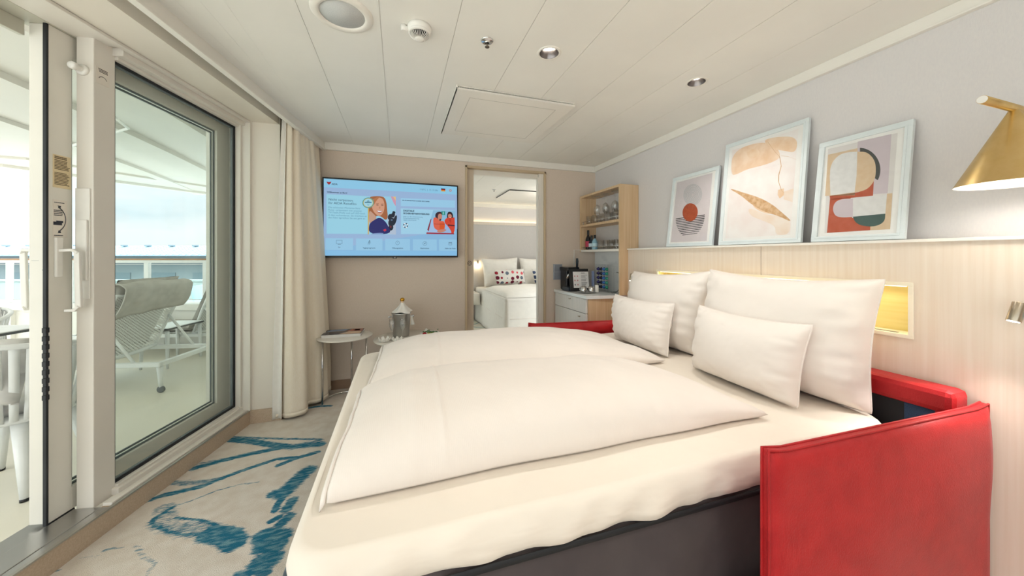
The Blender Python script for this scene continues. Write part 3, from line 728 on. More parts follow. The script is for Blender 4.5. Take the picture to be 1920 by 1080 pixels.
# ================================================================== CEILING FITTINGS
def ceiling_fittings():
    Y = 1.6
    t = thing('ceiling_speaker', 'round flush ceiling speaker with grey mesh grille', 'speaker', (-.228, 1.615, ZC))
    bm = B(); lathe(bm, [(.088, -.004), (.09, -.008), (.1, -.011), (.118, -.007), (.123, -.001), (.123, .004)], (-.228, 1.615, ZC), 48); obj('bezel', bm, 'trim', t)
    g = mat('speaker_mesh', '#d6d7d5', .6, col2='#bdc0c0', scale=(420, 420, 10)); bm = B(); lathe(bm, [(0, -.006), (.089, -.004), (.089, -.001), (0, -.001)], (-.228, 1.615, ZC), 40); part_label(obj('grille', bm, g, t), 'grey mesh grille')
    c = (.088, 1.6, ZC)
    t = thing('smoke_detector', 'round white slotted smoke detector on the ceiling', 'smoke detector', c)
    bm = B(); lathe(bm, [(0, 0), (.052, 0), (.052, -.012), (.049, -.02), (.047, -.024), (0, -.024)], c, 40); obj('base', bm, 'white', t)
    bm = B(); lathe(bm, [(0, -.024), (.03, -.024), (.02, -.05), (0, -.05)], c, 24); obj('sensor', bm, 'black_m', t)
    bm = B()
    for k in range(30):
        a = 2 * PI * k / 30; ca, sa = math.cos(a), math.sin(a)
        tube(bm, [(c[0] + .045 * ca, c[1] + .045 * sa, ZC - .022), (c[0] + .041 * ca, c[1] + .041 * sa, ZC - .04), (c[0] + .02 * ca, c[1] + .02 * sa, ZC - .056)], .0016, 5)
    lathe(bm, [(0, -.052), (.022, -.052), (.021, -.057), (.012, -.06), (0, -.06)], c, 28); lathe(bm, [(.047, -.02), (.049, -.03), (.043, -.036), (.04, -.03)], c, 36)
    obj('slotted_cap', bm, 'white', t)
    bm = B(); tube(bm, [(c[0] - .066, c[1] + .01, ZC), (c[0] - .066, c[1] + .01, ZC - .028)], .014, 16); tube(bm, [(c[0] - .066, c[1] + .008, ZC - .014), (c[0] - .045, c[1] + .005, ZC - .014)], .009, 10); obj('side_box', bm, 'white', t)
    c = (.401, 1.6, ZC)
    def sprinkler(c, label):
        t = thing('fire_sprinkler', label, 'sprinkler', c)
        x, y, z = c
        bm = B(); lathe(bm, [(.01, -.012), (.014, -.004), (.026, -.006), (.03, -.002), (.03, 0), (.01, 0)], c, 32); obj('escutcheon', bm, 'chrome', t)
        bm = B(); tube(bm, [(x, y, z - .004), (x, y, z - .03)], .005, 10); lathe(bm, [(0, -.03), (.011, -.03), (.011, -.032), (0, -.032)], c, 16); obj('nozzle', bm, mat('sprinkler_metal', '#6e665c', .35, .9), t)
    sprinkler(c, 'chrome fire sprinkler between smoke detector and downlight'); sprinkler((1.4, 5.15, ZC), 'fire sprinkler on the ceiling of the room beyond the doorway')
    def downlight(x, y, label, e):
        c = (x, y, ZC); t = thing('downlight', label, 'ceiling light', c, group='recessed downlights')
        bm = B(); lathe(bm, [(.048, -.002), (.052, -.004), (.06, -.003), (.062, 0), (.062, .001), (.048, .001)], c, 40); obj('trim_ring', bm, 'trim', t)
        bm = B(); lathe(bm, [(.048, -.003), (.0475, 0), (.028, .028), (.028, .03)], c, 36); r = obj('reflector', bm, mat('reflector_bronze', '#8b8482', .3, 1), t)
        bm = B(); lathe(bm, [(0, .027), (.027, .027), (.027, .03), (0, .03)], c, 24); obj('lens', bm, 'bulb', t)
        lamp('downlight_lamp', 'SPOT', (x, y, ZC - .01), e, parent=t, spot_size=R(120), spot_blend=.9, shadow_soft_size=.04)
    return downlight
downlight = ceiling_fittings()
# the ceiling and its backing are opened above each downlight by the ring depth: rings sit in shallow cans
downlight(.724, 1.6, 'recessed downlight with bright lens, left of the two on the ceiling', 14)
downlight(1.675, 1.595, 'recessed downlight right of the bright one, nearer the pictures', 14)
for k_, (x_, y_) in enumerate(DL[2:]): downlight(x_, y_, 'added unseen downlight in the part of the ceiling behind the viewer, number %s across' % ('two', 'three', 'one')[k_], 14)  # out of view, added to bring more light into the room

def ac_panel():
    x0, x1, y0, y1 = .326, 1.125, 2.065, 2.86
    t = thing('air_vent_panel', 'square white ceiling air panel with slotted front edge', 'air vent', ((x0+x1)/2, (y0+y1)/2, ZC))
    bm = B(); box(bm, x0 + .01, x1 - .01, y0 + .012, y1 - .01, ZC - .02, ZC); obj('housing', bm, mat('vent_dark', '#34322e', .7), t)
    bm = B()
    n = 78
    for k in range(n + 1):
        x = x0 + .012 + (x1 - x0 - .024) * k / n; box(bm, x - .0014, x + .0014, y0 + .003, y0 + .012, ZC - .017, ZC - .005)
    box(bm, x0, x1, y0, y0 + .012, ZC - .023, ZC - .016); box(bm, x0, x1, y0 + .002, y0 + .012, ZC - .006, ZC - .002)
    obj('slot_bar', bm, 'trim', t)
    bm = B(); box(bm, x0, x1, y0, y1, ZC - .026, ZC - .02); box(bm, x0, x0 + .01, y0, y1, ZC - .026, ZC); obj('panel', bm, 'trim', t, bevel=.002)
    bm = B(); i = .1; w = .002; z = ZC - .0268
    a0, a1, b0, b1 = x0 + i, x1 - i, y0 + i * .9, y1 - i
    for q in ((a0, a1, b0, b0 + w), (a0, a1, b1 - w, b1), (a0, a0 + w, b0, b1), (a1 - w, a1, b0, b1)):
        box(bm, q[0], q[1], q[2], q[3], z, z + .001)
    obj('inner_joint', bm, mat('joint_grey', '#aca89f', .7), t)
ac_panel()

# ================================================================== HEADBOARD WALL
XP = 2.05; ZL = 1.29
NY0, NY1, NZ0, NZ1 = .843, 2.355, .87, 1.108
def headboard():
    t = thing('wall_panelling', 'light oak wall panelling with white ledge and lit niche behind the bed', 'wall panel', (2.1, 1.3, 0))
    seam = 1.484
    for a, b, lab in ((YREAR, seam - .0015, 0), (seam + .0015, 2.781, 1)):
        bm = B()
        n0, n1 = max(a, NY0 + .01), min(b, NY1 - .01)
        box(bm, XP, XP + .02, a, b, 0, NZ0 + .01); box(bm, XP, XP + .02, a, b, NZ1 - .01, ZL - .012)
        if a < NY0: box(bm, XP, XP + .02, a, NY0 + .01, NZ0 + .01, NZ1 - .01)
        if b > NY1: box(bm, XP, XP + .02, NY1 - .01, b, NZ0 + .01, NZ1 - .01); box(bm, XP, XR, b - .018, b, 0, ZL - .012)
        obj('veneer_panel', bm, 'wood', t)
    bm = B(); box(bm, XP - .012, XR, YREAR, 2.79, ZL - .013, ZL); part_label(obj('ledge', bm, 'trim', t, bevel=.002), 'white ledge board')
    bm = B(); f = .016; x0, x1 = XP - .006, XP + .004
    box(bm, x0, x1, NY0, NY1, NZ1 - f, NZ1); box(bm, x0, x1, NY0, NY1, NZ0, NZ0 + f); box(bm, x0, x1, NY0, NY0 + f, NZ0 + f, NZ1 - f); box(bm, x0, x1, NY1 - f, NY1, NZ0 + f, NZ1 - f)
    box(bm, XP + .004, XP + .1, NY0 + f - .004, NY1 - f + .004, NZ0 + f - .006, NZ0 + f - .001)
    box(bm, XP + .004, XP + .1, NY0 + f - .004, NY1 - f + .004, NZ1 - f + .001, NZ1 - f + .006)
    nf = obj('niche_frame', bm, mat('niche_white', '#efe9d6', .4), t, bevel=.001)
    bm = B(); box(bm, XP + .02, XP + .034, NY0 + .06, NY0 + .24, NZ0 + f - .001, NZ0 + f + .0015); obj('socket_slot', bm, mat('slot_grey', '#8f8b7c', .5), nf)
    bm = B(); box(bm, XP + .095, XP + .1, NY0, NY1, NZ0, NZ1); box(bm, XP + .004, XP + .1, NY0 + .008, NY0 + .014, NZ0, NZ1); box(bm, XP + .004, XP + .1, NY1 - .014, NY1 - .008, NZ0, NZ1)
    obj('niche_back', bm, mat('niche_oak', '#dccb86', .5, col2='#e3d496', scale=(60, 2, 60)), t)
    bm = B(); box(bm, XP + .01, XP + .02, NY0 + .03, NY1 - .03, NZ1 - f - .004, NZ1 - f + .001); obj('light_strip', bm, 'led', t)
    lamp('niche_lamp', 'AREA', (XP + .035, (NY0+NY1)/2, NZ1 - f - .006), .9, (1, .9, .66), t, (0, R(25), 0), shape='RECTANGLE', size=.02, size_y=NY1 - NY0 - .08)
headboard()

# wall lamp with conical brass shade
def cone_lamp():
    Yl = .552; Xa = 1.897
    t = thing('wall_lamp', 'brass cone wall lamp with horizontal rod above the bed', 'lamp', (XR, Yl, 1.7))
    bm = B(); tube(bm, [(1.7, Yl, 1.7), (XR - .01, Yl, 1.7)], .012, 20); obj('arm', bm, 'brass', t)
    bm = B(); tube(bm, [(1.6988, Yl, 1.7), (1.7, Yl, 1.7)], .0112, 20); part_label(obj('arm_cap', bm, 'white', t), 'white round end cap')
    bm = B(); tube(bm, [(XR - .022, Yl, 1.7), (XR, Yl, 1.7)], .055, 32); obj('wall_plate', bm, 'brass', t, bevel=.003)
    c = (Xa, Yl, 1.455)
    bm = B(); lathe(bm, [(.124, 0), (.1225, .003), (.012, .236), (.008, .245), (0, .246)], c, 64); obj('shade', bm, 'brass', t)
    bm = B(); lathe(bm, [(.1238, .0), (.12, .002), (.01, .228), (0, .23)], c, 64); part_label(obj('shade_lining', bm, 'lampwhite', t), 'white inside of the shade')
    bm = B(); lathe(bm, [(0, .06), (.02, .065), (.028, .085), (.02, .11), (.012, .13), (0, .13)], c, 24); obj('bulb', bm, 'bulb', t)
    lamp('wall_lamp_light', 'POINT', (Xa, Yl, 1.5), 1.2, parent=t, shadow_soft_size=.03)
cone_lamp()

def reading_lamp(c, label, e, tilt=1):
    t = thing('reading_lamp', label, 'lamp', (XP, c[1], c[2]), group='reading lamps on the oak panel')
    c = Vector(c); d = Vector((.30, .0, .95)); d = Vector((.28 , -.12 * tilt, .9)).normalized()
    a, b = c - d * .033, c + d * .033
    bm = B(); tube(bm, [a, b], .0165, 24); obj('head', bm, 'nickel', t, bevel=.001)
    bm = B(); tube(bm, [a - d * .0008, a], .0135, 20); obj('lens', bm, 'bulb', t)
    bm = B(); tube(bm, [c + d * .01, (XP, c.y - .005, c.z + .0)], .006, 10); tube(bm, [(XP - .008, c.y - .005, c.z), (XP, c.y - .005, c.z)], .02, 20); obj('bracket', bm, 'nickel', t)
    lamp('reading_lamp_light', 'SPOT', a - d * .005, e, parent=t, rot=(-d).to_track_quat('-Z', 'Y').to_euler(), spot_size=R(80), spot_blend=.7, shadow_soft_size=.012)
    return t
rl = reading_lamp((1.985, .572, 1.03), 'small cylindrical nickel reading lamp on the panelling at the right edge', 8)
bm = B(); box(bm, 1.99, 1.993, .532, .556, 1.005, 1.04); part_label(obj('tag', bm, mat('tag_blue', '#9cc0d8', .6), rl), 'pale blue tag')
reading_lamp((1.985, 2.6, 1.028), 'small cylindrical nickel reading lamp on the panelling by the minibar', 1.2, -1)

# ---- pictures
def hom(src, dst):
    A = []; b = []
    for (x, y), (u, v) in zip(src, dst):
        A.append([x, y, 1, 0, 0, 0, -u*x, -u*y]); b.append(u); A.append([0, 0, 0, x, y, 1, -v*x, -v*y]); b.append(v)
    h = np.linalg.solve(np.array(A, float), np.array(b, float)); H = np.append(h, 1).reshape(3, 3)
    def f(x, y):
        q = H @ np.array((x, y, 1)); return (q[0] / q[2], q[1] / q[2])
    return f

def poly(bm, pts, mx, z, mi):
    vs = [bm.verts.new(mx @ Vector((p[0], p[1], z))) for p in pts]
    f = bm.faces.new(vs); f.material_index = mi
    if (mx.to_3x3() @ Vector((0, 0, 1))).dot(f.normal) < 0: f.normal_flip()
    bmesh.ops.triangulate(bm, faces=[f])
    return

def ell(c, rx, ry, n=32, a0=0, a1=2*PI, rot=0):
    out = []
    full = abs(a1 - a0 - 2*PI) < 1e-6
    for k in range(n if full else n + 1):
        a = a0 + (a1 - a0) * k / n; x, y = rx * math.cos(a), ry * math.sin(a)
        out.append((c[0] + x * math.cos(rot) - y * math.sin(rot), c[1] + x * math.sin(rot) + y * math.cos(rot)))
    return out

def picture(name_lab, yl, yr, h, src, art):
    # local plane: x to the right as seen, y up, z toward the viewer; leans on the wall above the ledge
    w = yl - yr; lean = math.asin(.07 / h)
    xb = XR - .02 - .075 - .012
    root = thing('framed_picture', name_lab, 'picture', (xb, (yl+yr)/2, ZL + .001), group='framed prints on the ledge')
    mx = Matrix.Translation((xb, yl, ZL + .004)) @ Matrix(((0, math.sin(lean), -math.cos(lean), 0), (-1, 0, 0, 0), (0, math.cos(lean), math.sin(lean), 0), (0, 0, 0, 1)))
    bm = B(); fw = .026; d0, d1 = -.018, .0
    for q in ((0, w, 0, fw), (0, w, h - fw, h), (0, fw, fw, h - fw), (w - fw, w, fw, h - fw)): box(bm, q[0], q[1], q[2], q[3], d0, d1, 0, mx)
    for q in ((fw * .6, w - fw * .6, fw * .6, fw), (fw * .6, w - fw * .6, h - fw, h - fw * .6), (fw * .6, fw, fw, h - fw), (w - fw, w - fw * .6, fw, h - fw)): box(bm, q[0], q[1], q[2], q[3], d1, d1 + .002, 0, mx)
    part_label(obj('frame', bm, mat('frame_pale_blue', '#dde5e6', .4), root, bevel=.002), 'pale silvery frame')
    bm = B(); box(bm, fw - .004, w - fw + .004, fw - .004, h - fw + .004, -.014, -.006, 0, mx); mt = obj('mat_board', bm, mat('mat_white', '#f1f0ec', .8), root)
    bm = B(); mats = art(bm, mx, w, h, hom(src, ((0, h), (w, h), (w, 0), (0, 0)))); pr = obj('print', bm, mats, mt, norm=False)
    bm = B(); box(bm, fw - .002, w - fw + .002, fw - .002, h - fw + .002, -.0045, -.0035, 0, mx); obj('glass', bm, glass('picture_glass', (.985, .985, .985, 1), .35), root)
    return root

ZP = -.0056
def m_(n, c, **k): return mat(n, c, .8, **k)
def chaikin(L, n=3, closed=True):
    for _ in range(n):
        Q = []; m = len(L)
        for k in range(m if closed else m - 1):
            a, b = L[k], L[(k+1) % m]
            Q += [(a[0]*.75 + b[0]*.25, a[1]*.75 + b[1]*.25), (a[0]*.25 + b[0]*.75, a[1]*.25 + b[1]*.75)]
        L = Q if closed else [L[0]] + Q + [L[-1]]
    return L
def art1(bm, mx, w, h, H):
    P = lambda L, z, i: poly(bm, [H(*p) for p in L], mx, z, i)
    P([(360, 440), (568, 388), (528, 795), (322, 802)], ZP, 0)
    for k in range(9):
        r = 1 - k * .105
        o = ell((452, 518), 53 * r, 64 * r, 40, rot=.15); n = ell((452, 518), 53 * r - 1.6, 64 * r - 1.8, 40, rot=.15)
        for i in range(40): poly(bm, [H(*o[i]), H(*o[(i+1) % 40]), H(*n[(i+1) % 40]), H(*n[i])], mx, ZP + .0003, 1)
    for k in range(11):
        y = 660 + k * 9.8; f = (1 - (k / 11.5) ** 2) ** .5
        xl, xr = 352 + (1 - f) * 75, 520 - (1 - f) * 85
        P([(xl, y), (xr, y - 21 * f), (xr - 1, y - 16 * f), (xl, y + 4)], ZP + .0003, 2)
    P(ell((436, 624), 44, 55, 40, rot=.12), ZP + .0005, 3)
    return [m_('print_mauve', '#d8cfd0'), m_('print_grey_line', '#93a0a2'), m_('print_black', '#27272c'), m_('print_rust', '#b4532f', col2='#a84b2b', scale=(40, 40, 40))]
def art2(bm, mx, w, h, H):
    P = lambda L, z, i: poly(bm, [H(*p) for p in (chaikin(L) if z != ZP else L)], mx, z, i)
    P([(690, 262), (1088, 135), (1038, 752), (640, 780)], ZP, 0)
    P([(690, 265), (870, 207), (960, 240), (985, 300), (930, 330), (850, 355), (780, 370), (720, 400), (678, 410)], ZP + .0002, 1)
    P([(870, 207), (940, 183), (1084, 178), (1076, 275), (1000, 262), (940, 255)], ZP + .0003, 2)
    P([(775, 258), (840, 250), (860, 280), (820, 312), (780, 300)], ZP + .0004, 2)
    P([(678, 485), (760, 510), (850, 535), (930, 575), (985, 620), (1040, 665), (1038, 675), (960, 640), (880, 620), (800, 575), (740, 525), (678, 492)], ZP + .0004, 3)
    P([(800, 570), (870, 550), (930, 585), (980, 625), (900, 635), (830, 605)], ZP + .0003, 2)
    P([(780, 590), (900, 640), (1000, 640), (1040, 670), (1036, 752), (945, 758), (950, 700), (850, 665), (790, 640)], ZP + .0001, 4)
    P = lambda L, z, i: poly(bm, [H(*p) for p in L], mx, z, i)
    def line(L, wd, i):
        for (a, b) in zip(L, L[1:]):
            P([(a[0] - wd, a[1]), (b[0] - wd, b[1]), (b[0] + wd, b[1] + 2), (a[0] + wd, a[1] + 2)], ZP + .0005, i)
    line([(905, 212), (945, 265), (975, 295), (985, 350), (970, 400), (968, 440), (985, 490), (1000, 505)], 2.2, 3)
    line([(985, 290), (1030, 295), (1076, 312)], 1.8, 3)
    P([(965, 490), (1000, 480), (1000, 520), (975, 540), (962, 520)], ZP + .0004, 2)
    P([(1000, 500), (1060, 480), (1052, 560), (1000, 545)], ZP + .0002, 4)
    return [m_('print_blush', '#efe4df', col2='#f4f0ec', scale=(9, 9, 9)), m_('print_peach', '#e5c29e', col2='#efd6bd', scale=(14, 14, 14)), m_('print_sand', '#e8c6a2', col2='#efd7bd', scale=(18, 18, 18)), m_('print_ochre', '#c99c6c', col2='#e0bf98', scale=(50, 50, 50)), m_('print_cream', '#eed9c4', col2='#f2e6da', scale=(12, 12, 12))]
def art3(bm, mx, w, h, H):
    P = lambda L, z, i: poly(bm, [H(*p) for p in L], mx, z, i)
    P([(1278, 258), (1684, 160), (1628, 715), (1240, 742)], ZP, 0)          # grey ground
    P([(1452, 213), (1648, 167), (1618, 505), (1420, 520)], ZP + .0001, 1)  # lilac
    P([(1278, 290), (1450, 250), (1440, 400), (1425, 520), (1252, 525)], ZP + .0002, 2)  # tan left
    P(ell((1463, 368), 116, 120, 60, -PI/2, .55, rot=.0)[0:] + [(1463, 368)], ZP + .0003, 3)  # dark arc
    P([(1452, 500), (1540, 420), (1532, 520), (1282, 548), (1278, 525), (1425, 505)], ZP + .0002, 4)   # rust upper
    P([(1280, 540), (1400, 530), (1405, 650), (1512, 690), (1510, 722), (1254, 740)], ZP + .0002, 4)
    big = ell((1425, 388), 122, 118, 48, rot=0)
    P([(1283, 522)] + chaikin([(1283, 420), (1290, 345), (1340, 288), (1400, 272), (1448, 270)], 3, False) + [(1440, 400), (1425, 502)], ZP + .0004, 5)   # pale arch
    P(chaikin([(1448, 270), (1505, 270), (1548, 315), (1554, 375), (1545, 430), (1508, 478), (1460, 498), (1425, 502)], 3, False) + [(1440, 400)], ZP + .0004, 2)   # tan disc
    P(chaikin([(1415, 538), (1345, 542), (1308, 560), (1292, 600), (1305, 640), (1345, 650), (1410, 645)], 3, False), ZP + .0004, 1)
    P([(1415, 536), (1614, 515), (1602, 625), (1410, 645)], ZP + .0004, 5)
    P([(1614, 508), (1646, 504), (1628, 715), (1510, 722), (1512, 690), (1560, 680), (1600, 640)], ZP + .00025, 2)
    P(chaikin([(1602, 624), (1598, 668), (1560, 694), (1510, 702), (1450, 694), (1420, 672), (1410, 644)], 3, False), ZP + .0005, 6)
    return [m_('print_paper', '#dedbd8'), m_('print_lilac', '#cdc2c8'), m_('print_tan', '#d8bd9a', col2='#dcc5a6', scale=(40, 40, 40)), m_('print_slate', '#4e514f'), m_('print_terracotta', '#b7573a', col2='#c0634a', scale=(40, 40, 40)), m_('print_light', '#dcdcda', col2='#e4e4e2', scale=(40, 40, 40)), m_('print_green', '#48605b')]
picture('small framed print of rust oval over a striped bowl, leftmost on the ledge', 2.265, 1.835, .565, ((340, 415), (612, 345), (560, 822), (298, 830)), art1)
picture('large framed print of peach and cream marbling, middle of the ledge', 1.785, 1.28, .69, ((655, 235), (1158, 68), (1105, 798), (600, 820)), art2)
picture('framed geometric print of arches in tan, rust and green, rightmost on the ledge', 1.232, .878, .53, ((1235, 230), (1783, 80), (1715, 772), (1160, 795)), art3)

# ================================================================== TELEVISION
def tv():
    x0, x1, z0, z1, y = -.645, .56, 1.205, 1.922, 3.42
    t = thing('television', 'large flat television on the wall showing a blue menu screen', 'television', ((x0+x1)/2, YB, z0))
    bm = B(); box(bm, x0, x1, y, y + .022, z0, z1); box(bm, x0 + .2, x1 - .2, y + .02, y + .045, z0 + .05, z1 - .15); obj('casing', bm, 'black', t, bevel=.003)
    bm = B(); box(bm, -.2, .1, y + .04, YB, 1.4, 1.75); obj('wall_mount', bm, 'black_m', t)
    bm = B(); box(bm, -.055, -.02, y - .003, y + .01, z0 - .008, z0 + .006); obj('badge_block', bm, 'black', t)
    bm = B(); text_into(bm, 'LG', Matrix.Translation((-.0375, y - .0035, z0 - .003)) @ Matrix.Rotation(R(90), 4, 'X'), .012, 0, 'CENTER', .0004); obj('badge', bm, 'white', t)
    px0, px1, pz0, pz1 = x0 + .012, x1 - .012, z0 + .018, z1 - .014
    names = {}
    mats = []
    def em(n, c, s=.8):
        if n not in names:
            m = bpy.data.materials.new('screen_' + n); m.use_nodes = True; nt = m.node_tree; b = nt.nodes['Principled BSDF']
            cc = lin(c); b.inputs['Base Color'].default_value = (.01, .01, .012, 1); b.inputs['Roughness'].default_value = .3; b.inputs['Specular IOR Level'].default_value = .2
            b.inputs['Emission Color'].default_value = cc; b.inputs['Emission Strength'].default_value = .5
            names[n] = len(mats); mats.append(m)
        return names[n]
    Hm = hom(((135, 178), (1508, 275), (1490, 965), (150, 958)), ((px0, pz1), (px1, pz1), (px1, pz0), (px0, pz0)))
    mx0 = Matrix(((1, 0, 0, 0), (0, 0, -1, y), (0, 1, 0, 0), (0, 0, 0, 1)))
    bm = B()
    lay = [0.0004]
    SM = {'hair', 'hair2', 'face', 'jumper', 'hair3', 'nose', 'lips', 'teeth', 'h1', 'h2', 'f1', 'f2', 'beard', 'vest1', 'vest2', 'shirt2', 'lap'}
    def P(pts, c, n, reg=0):
        if reg == 1: pts = [((p[0] / 6 + 590 - 580) * 5.4, (p[1] / 6 + 320 - 300) * 5.4) for p in pts]
        if reg == 2: pts = [((p[0] / 6.35 + 730 - 580) * 5.4, (p[1] / 6.35 + 330 - 300) * 5.4) for p in pts]
        lay[0] += .00003
        poly(bm, [Hm(*p) for p in (chaikin(pts, 2) if n in SM else pts)], mx0, lay[0], em(n, c))
    def T(s, x, yv, size, c='#3b5568', align='LEFT', bold=0, n='ink'):
        q = Hm(x, yv); lay[0] += .00003
        text_into(bm, s, mx0 @ Matrix.Translation((q[0], q[1], lay[0])), size, em(n, c), align, bold)
    P([(135, 178), (1508, 275), (1490, 965), (150, 958)], '#8fc0e6', 'sky')
    P([(137, 268), (1506, 350), (1500, 700), (146, 905)], '#9ebde2', 'band')
    P([(135, 178), (1508, 275), (1505, 355), (137, 268)], '#93d0f0', 'top')
    P([(146, 905), (1492, 918), (1490, 965), (150, 958)], '#8cc6ef', 'top2')
    P([(165, 340), (600, 365), (600, 745), (175, 740)], '#9fd9ee', 'card')
    P([(930, 385), (1485, 415), (1483, 488), (930, 468)], '#9fd2f0', 'card2')
    P([(930, 490), (1482, 515), (1476, 752), (930, 748)], '#a6d8f1', 'card3')
    for a, b, c_, d in ((165, 445, 785, 902), (475, 742, 790, 908), (770, 1020, 795, 910), (1050, 1290, 800, 912), (1312, 1492, 802, 915)):
        P([(a, c_), (b, c_ + 4), (b, d + 2), (a, d)], '#9ccfee', 'tile')
    # logo
    P([(163, 212), (190, 216), (215, 212), (203, 236), (190, 243), (178, 236)], '#a3262c', 'logo_red'); T('AIDA', 218, 243, .02, bold=.0006)
    T('11,8°C  |  11:11 Uhr', 1125, 305, .021, '#4d6a84', n='ink2'); T('Willkommen an Bord', 172, 325, .0185, bold=.0006)
    P([(1345, 290), (1388, 293), (1388, 303), (1345, 300)], '#1d1a1a', 'blk'); P([(1345, 300), (1388, 303), (1388, 313), (1345, 310)], '#c3322c', 'fr'); P([(1345, 310), (1388, 313), (1388, 323), (1345, 320)], '#e8b433', 'fy')
    P(ell((1440, 312), 13, 13, 20), '#c9877a', 'gear'); P(ell((1440, 312), 6, 6, 16), '#93d0f0', 'top')
    T('Nicht verpassen:', 188, 405, .03, '#2f4a5c', n='ink3'); T('Ihr AIDA Reisefilm', 188, 440, .03, '#2f4a5c', n='ink3')
    for k, s in enumerate(('Die schönsten Momente Ihrer', 'Reise - präsentiert von unseren', 'TV-Team-Profis und auf USD-Stick', 'in den vorhandenen. Sie möchten an', 'den Film? Sprechen Sie uns gern an')):
        T(s, 188, 482 + k * 26, .0215, '#5d93a8', n='ink4')
    T('IHR SICHERHEITSFILM AN BORD DES SCHIFFES', 945, 413, .0122, bold=.0005)
    T('DIGITALE', 955, 522, .0235, '#22384a', bold=.0008, n='ink5'); T('SICHERHEITSEINWEISUNG', 955, 548, .0205, '#22384a', bold=.0008, n='ink5')
    for k, s in enumerate(('Jetzt zur Ihr Unterweisung', 'Sicherheitseinweisung', 'digital absolvieren')): T(s, 955, 578 + k * 17, .0165, '#4f7f99', n='ink6')
    # life ring
    for k in range(8):
        o = ell((978, 663), 25, 25, 4, k * PI/4, (k+1) * PI/4) + ell((978, 663), 14, 14, 4, k * PI/4, (k+1) * PI/4)[::-1]
        P(o, ('#3a4c63', '#f2f4f5')[k % 2], ('ring', 'wht')[k % 2])
    # icons
    def ring(c, r, w=2.2):
        o = ell(c, r, r, 28); i_ = ell(c, r - w, r - w, 28)
        lay[0] += .00003
        for k in range(28): poly(bm, [Hm(*o[k]), Hm(*o[(k+1) % 28]), Hm(*i_[(k+1) % 28]), Hm(*i_[k])], mx0, lay[0], em('ink', '#3b5568'))
    def rect(a, b, c_, d, w=2.5):
        for q in ((a, b, c_, c_ + w), (a, b, d - w, d), (a, a + w, c_, d), (b - w, b, c_, d)): P([(q[0], q[2]), (q[1], q[2]), (q[1], q[3]), (q[0], q[3])], '#3b5568', 'ink')
    rect(275, 335, 806, 842); P([(290, 846), (322, 846), (322, 849), (290, 849)], '#3b5568', 'ink')
    for k in (0, 1): P([(595 + k * 14, 850), (606 + k * 10, 815), (609 + k * 10, 815), (599 + k * 14, 850)], '#3b5568', 'ink')
    P([(600, 826), (622, 832), (622, 835), (600, 829)], '#3b5568', 'ink'); P(ell((612, 815), 5, 5, 12), '#3b5568', 'ink')
    ring((895, 836), 20); P([(894, 825), (896, 825), (896, 838), (894, 838)], '#3b5568', 'ink'); ring((1170, 843), 21); P([(1160, 853), (1168, 840), (1181, 833), (1172, 846)], '#3b5568', 'ink')
    rect(1410, 1442, 832, 860); P([(1410, 838), (1442, 838), (1442, 842), (1410, 842)], '#3b5568', 'ink')
    for s, x, yv in (('TV', 305, 884), ('Tagesprogramm', 608, 890), ('Öffnungszeiten', 895, 893), ('Nachrichten', 1168, 896), ('Häfen der Reise', 1425, 899)): T(s, x, yv, .0165, '#44647c', 'CENTER', .0003, 'ink7')
    # photo of a smiling woman beside a camera rig
    P([(600, 285), (917, 292), (917, 718), (605, 712)], '#9cd3ec', 'ph_bg', 1)
    P([(860, 290), (917, 293), (917, 400), (895, 370)], '#d79db4', 'ph_pk', 1); P([(885, 292), (917, 293), (917, 340)], '#e6c987', 'ph_yl', 1)
    P([(820, 520), (917, 480), (917, 718), (830, 712)], '#b8c8dc', 'ph_lt', 1)
    for (cx, cy, rx, ry) in ((850, 520, 24, 34), (885, 500, 22, 30), (868, 580, 36, 50), (905, 560, 18, 60), (860, 640, 28, 34), (895, 470, 18, 14)): P(ell((cx, cy), rx, ry, 14, rot=.3), '#1d2433', 'rig', 1)
    P(ell((870, 555), 12, 9, 12), '#5b7390', 'rig2', 1); P(ell((858, 630), 10, 12, 12), '#7e2430', 'rig3', 1)
    P([(612, 300), (650, 286), (740, 285), (790, 300), (812, 360), (818, 430), (828, 530), (800, 560), (760, 520), (700, 500), (660, 560), (640, 580), (612, 560)], '#a8663f', 'hair', 1)
    P([(612, 440), (650, 470), (690, 510), (700, 540), (650, 575), (612, 600)], '#c9a08a', 'hair2', 1)
    P([(640, 350), (665, 312), (715, 298), (765, 310), (785, 350), (790, 410), (780, 460), (755, 500), (725, 508), (690, 490), (662, 455), (645, 410)], '#d9a184', 'face', 1)
    P([(650, 330), (690, 298), (740, 294), (700, 330), (660, 400)], '#b9774c', 'hair3', 1)
    for (cx, cy) in ((708, 385), (764, 388)):
        P(ell((cx, cy), 15, 4, 14, rot=.05), '#5a3428', 'eye', 1); P([(cx - 18, cy - 16), (cx + 14, cy - 18), (cx + 16, cy - 14), (cx - 16, cy - 12)], '#8f5c42', 'brow', 1)
    P([(732, 395), (746, 425), (724, 428)], '#c08465', 'nose', 1)
    P([(700, 440), (735, 452), (768, 446), (755, 472), (728, 478), (708, 464)], '#b25550', 'lips', 1); P([(704, 444), (735, 455), (764, 450), (752, 464), (728, 469), (712, 460)], '#eef2f5', 'teeth', 1)
    P([(612, 600), (660, 560), (730, 522), (790, 560), (830, 620), (868, 712), (612, 712)], '#25286b', 'jumper', 1)
    P([(770, 665), (800, 652), (812, 668), (790, 684)], '#c9304a', 'sleeve', 1)
    P([(636, 704), (760, 694), (790, 712), (640, 712)], '#7d93c4', 'lap', 1)
    P([(600, 410), (612, 410), (612, 712), (600, 712)], '#d9b04e', 'gold', 1)
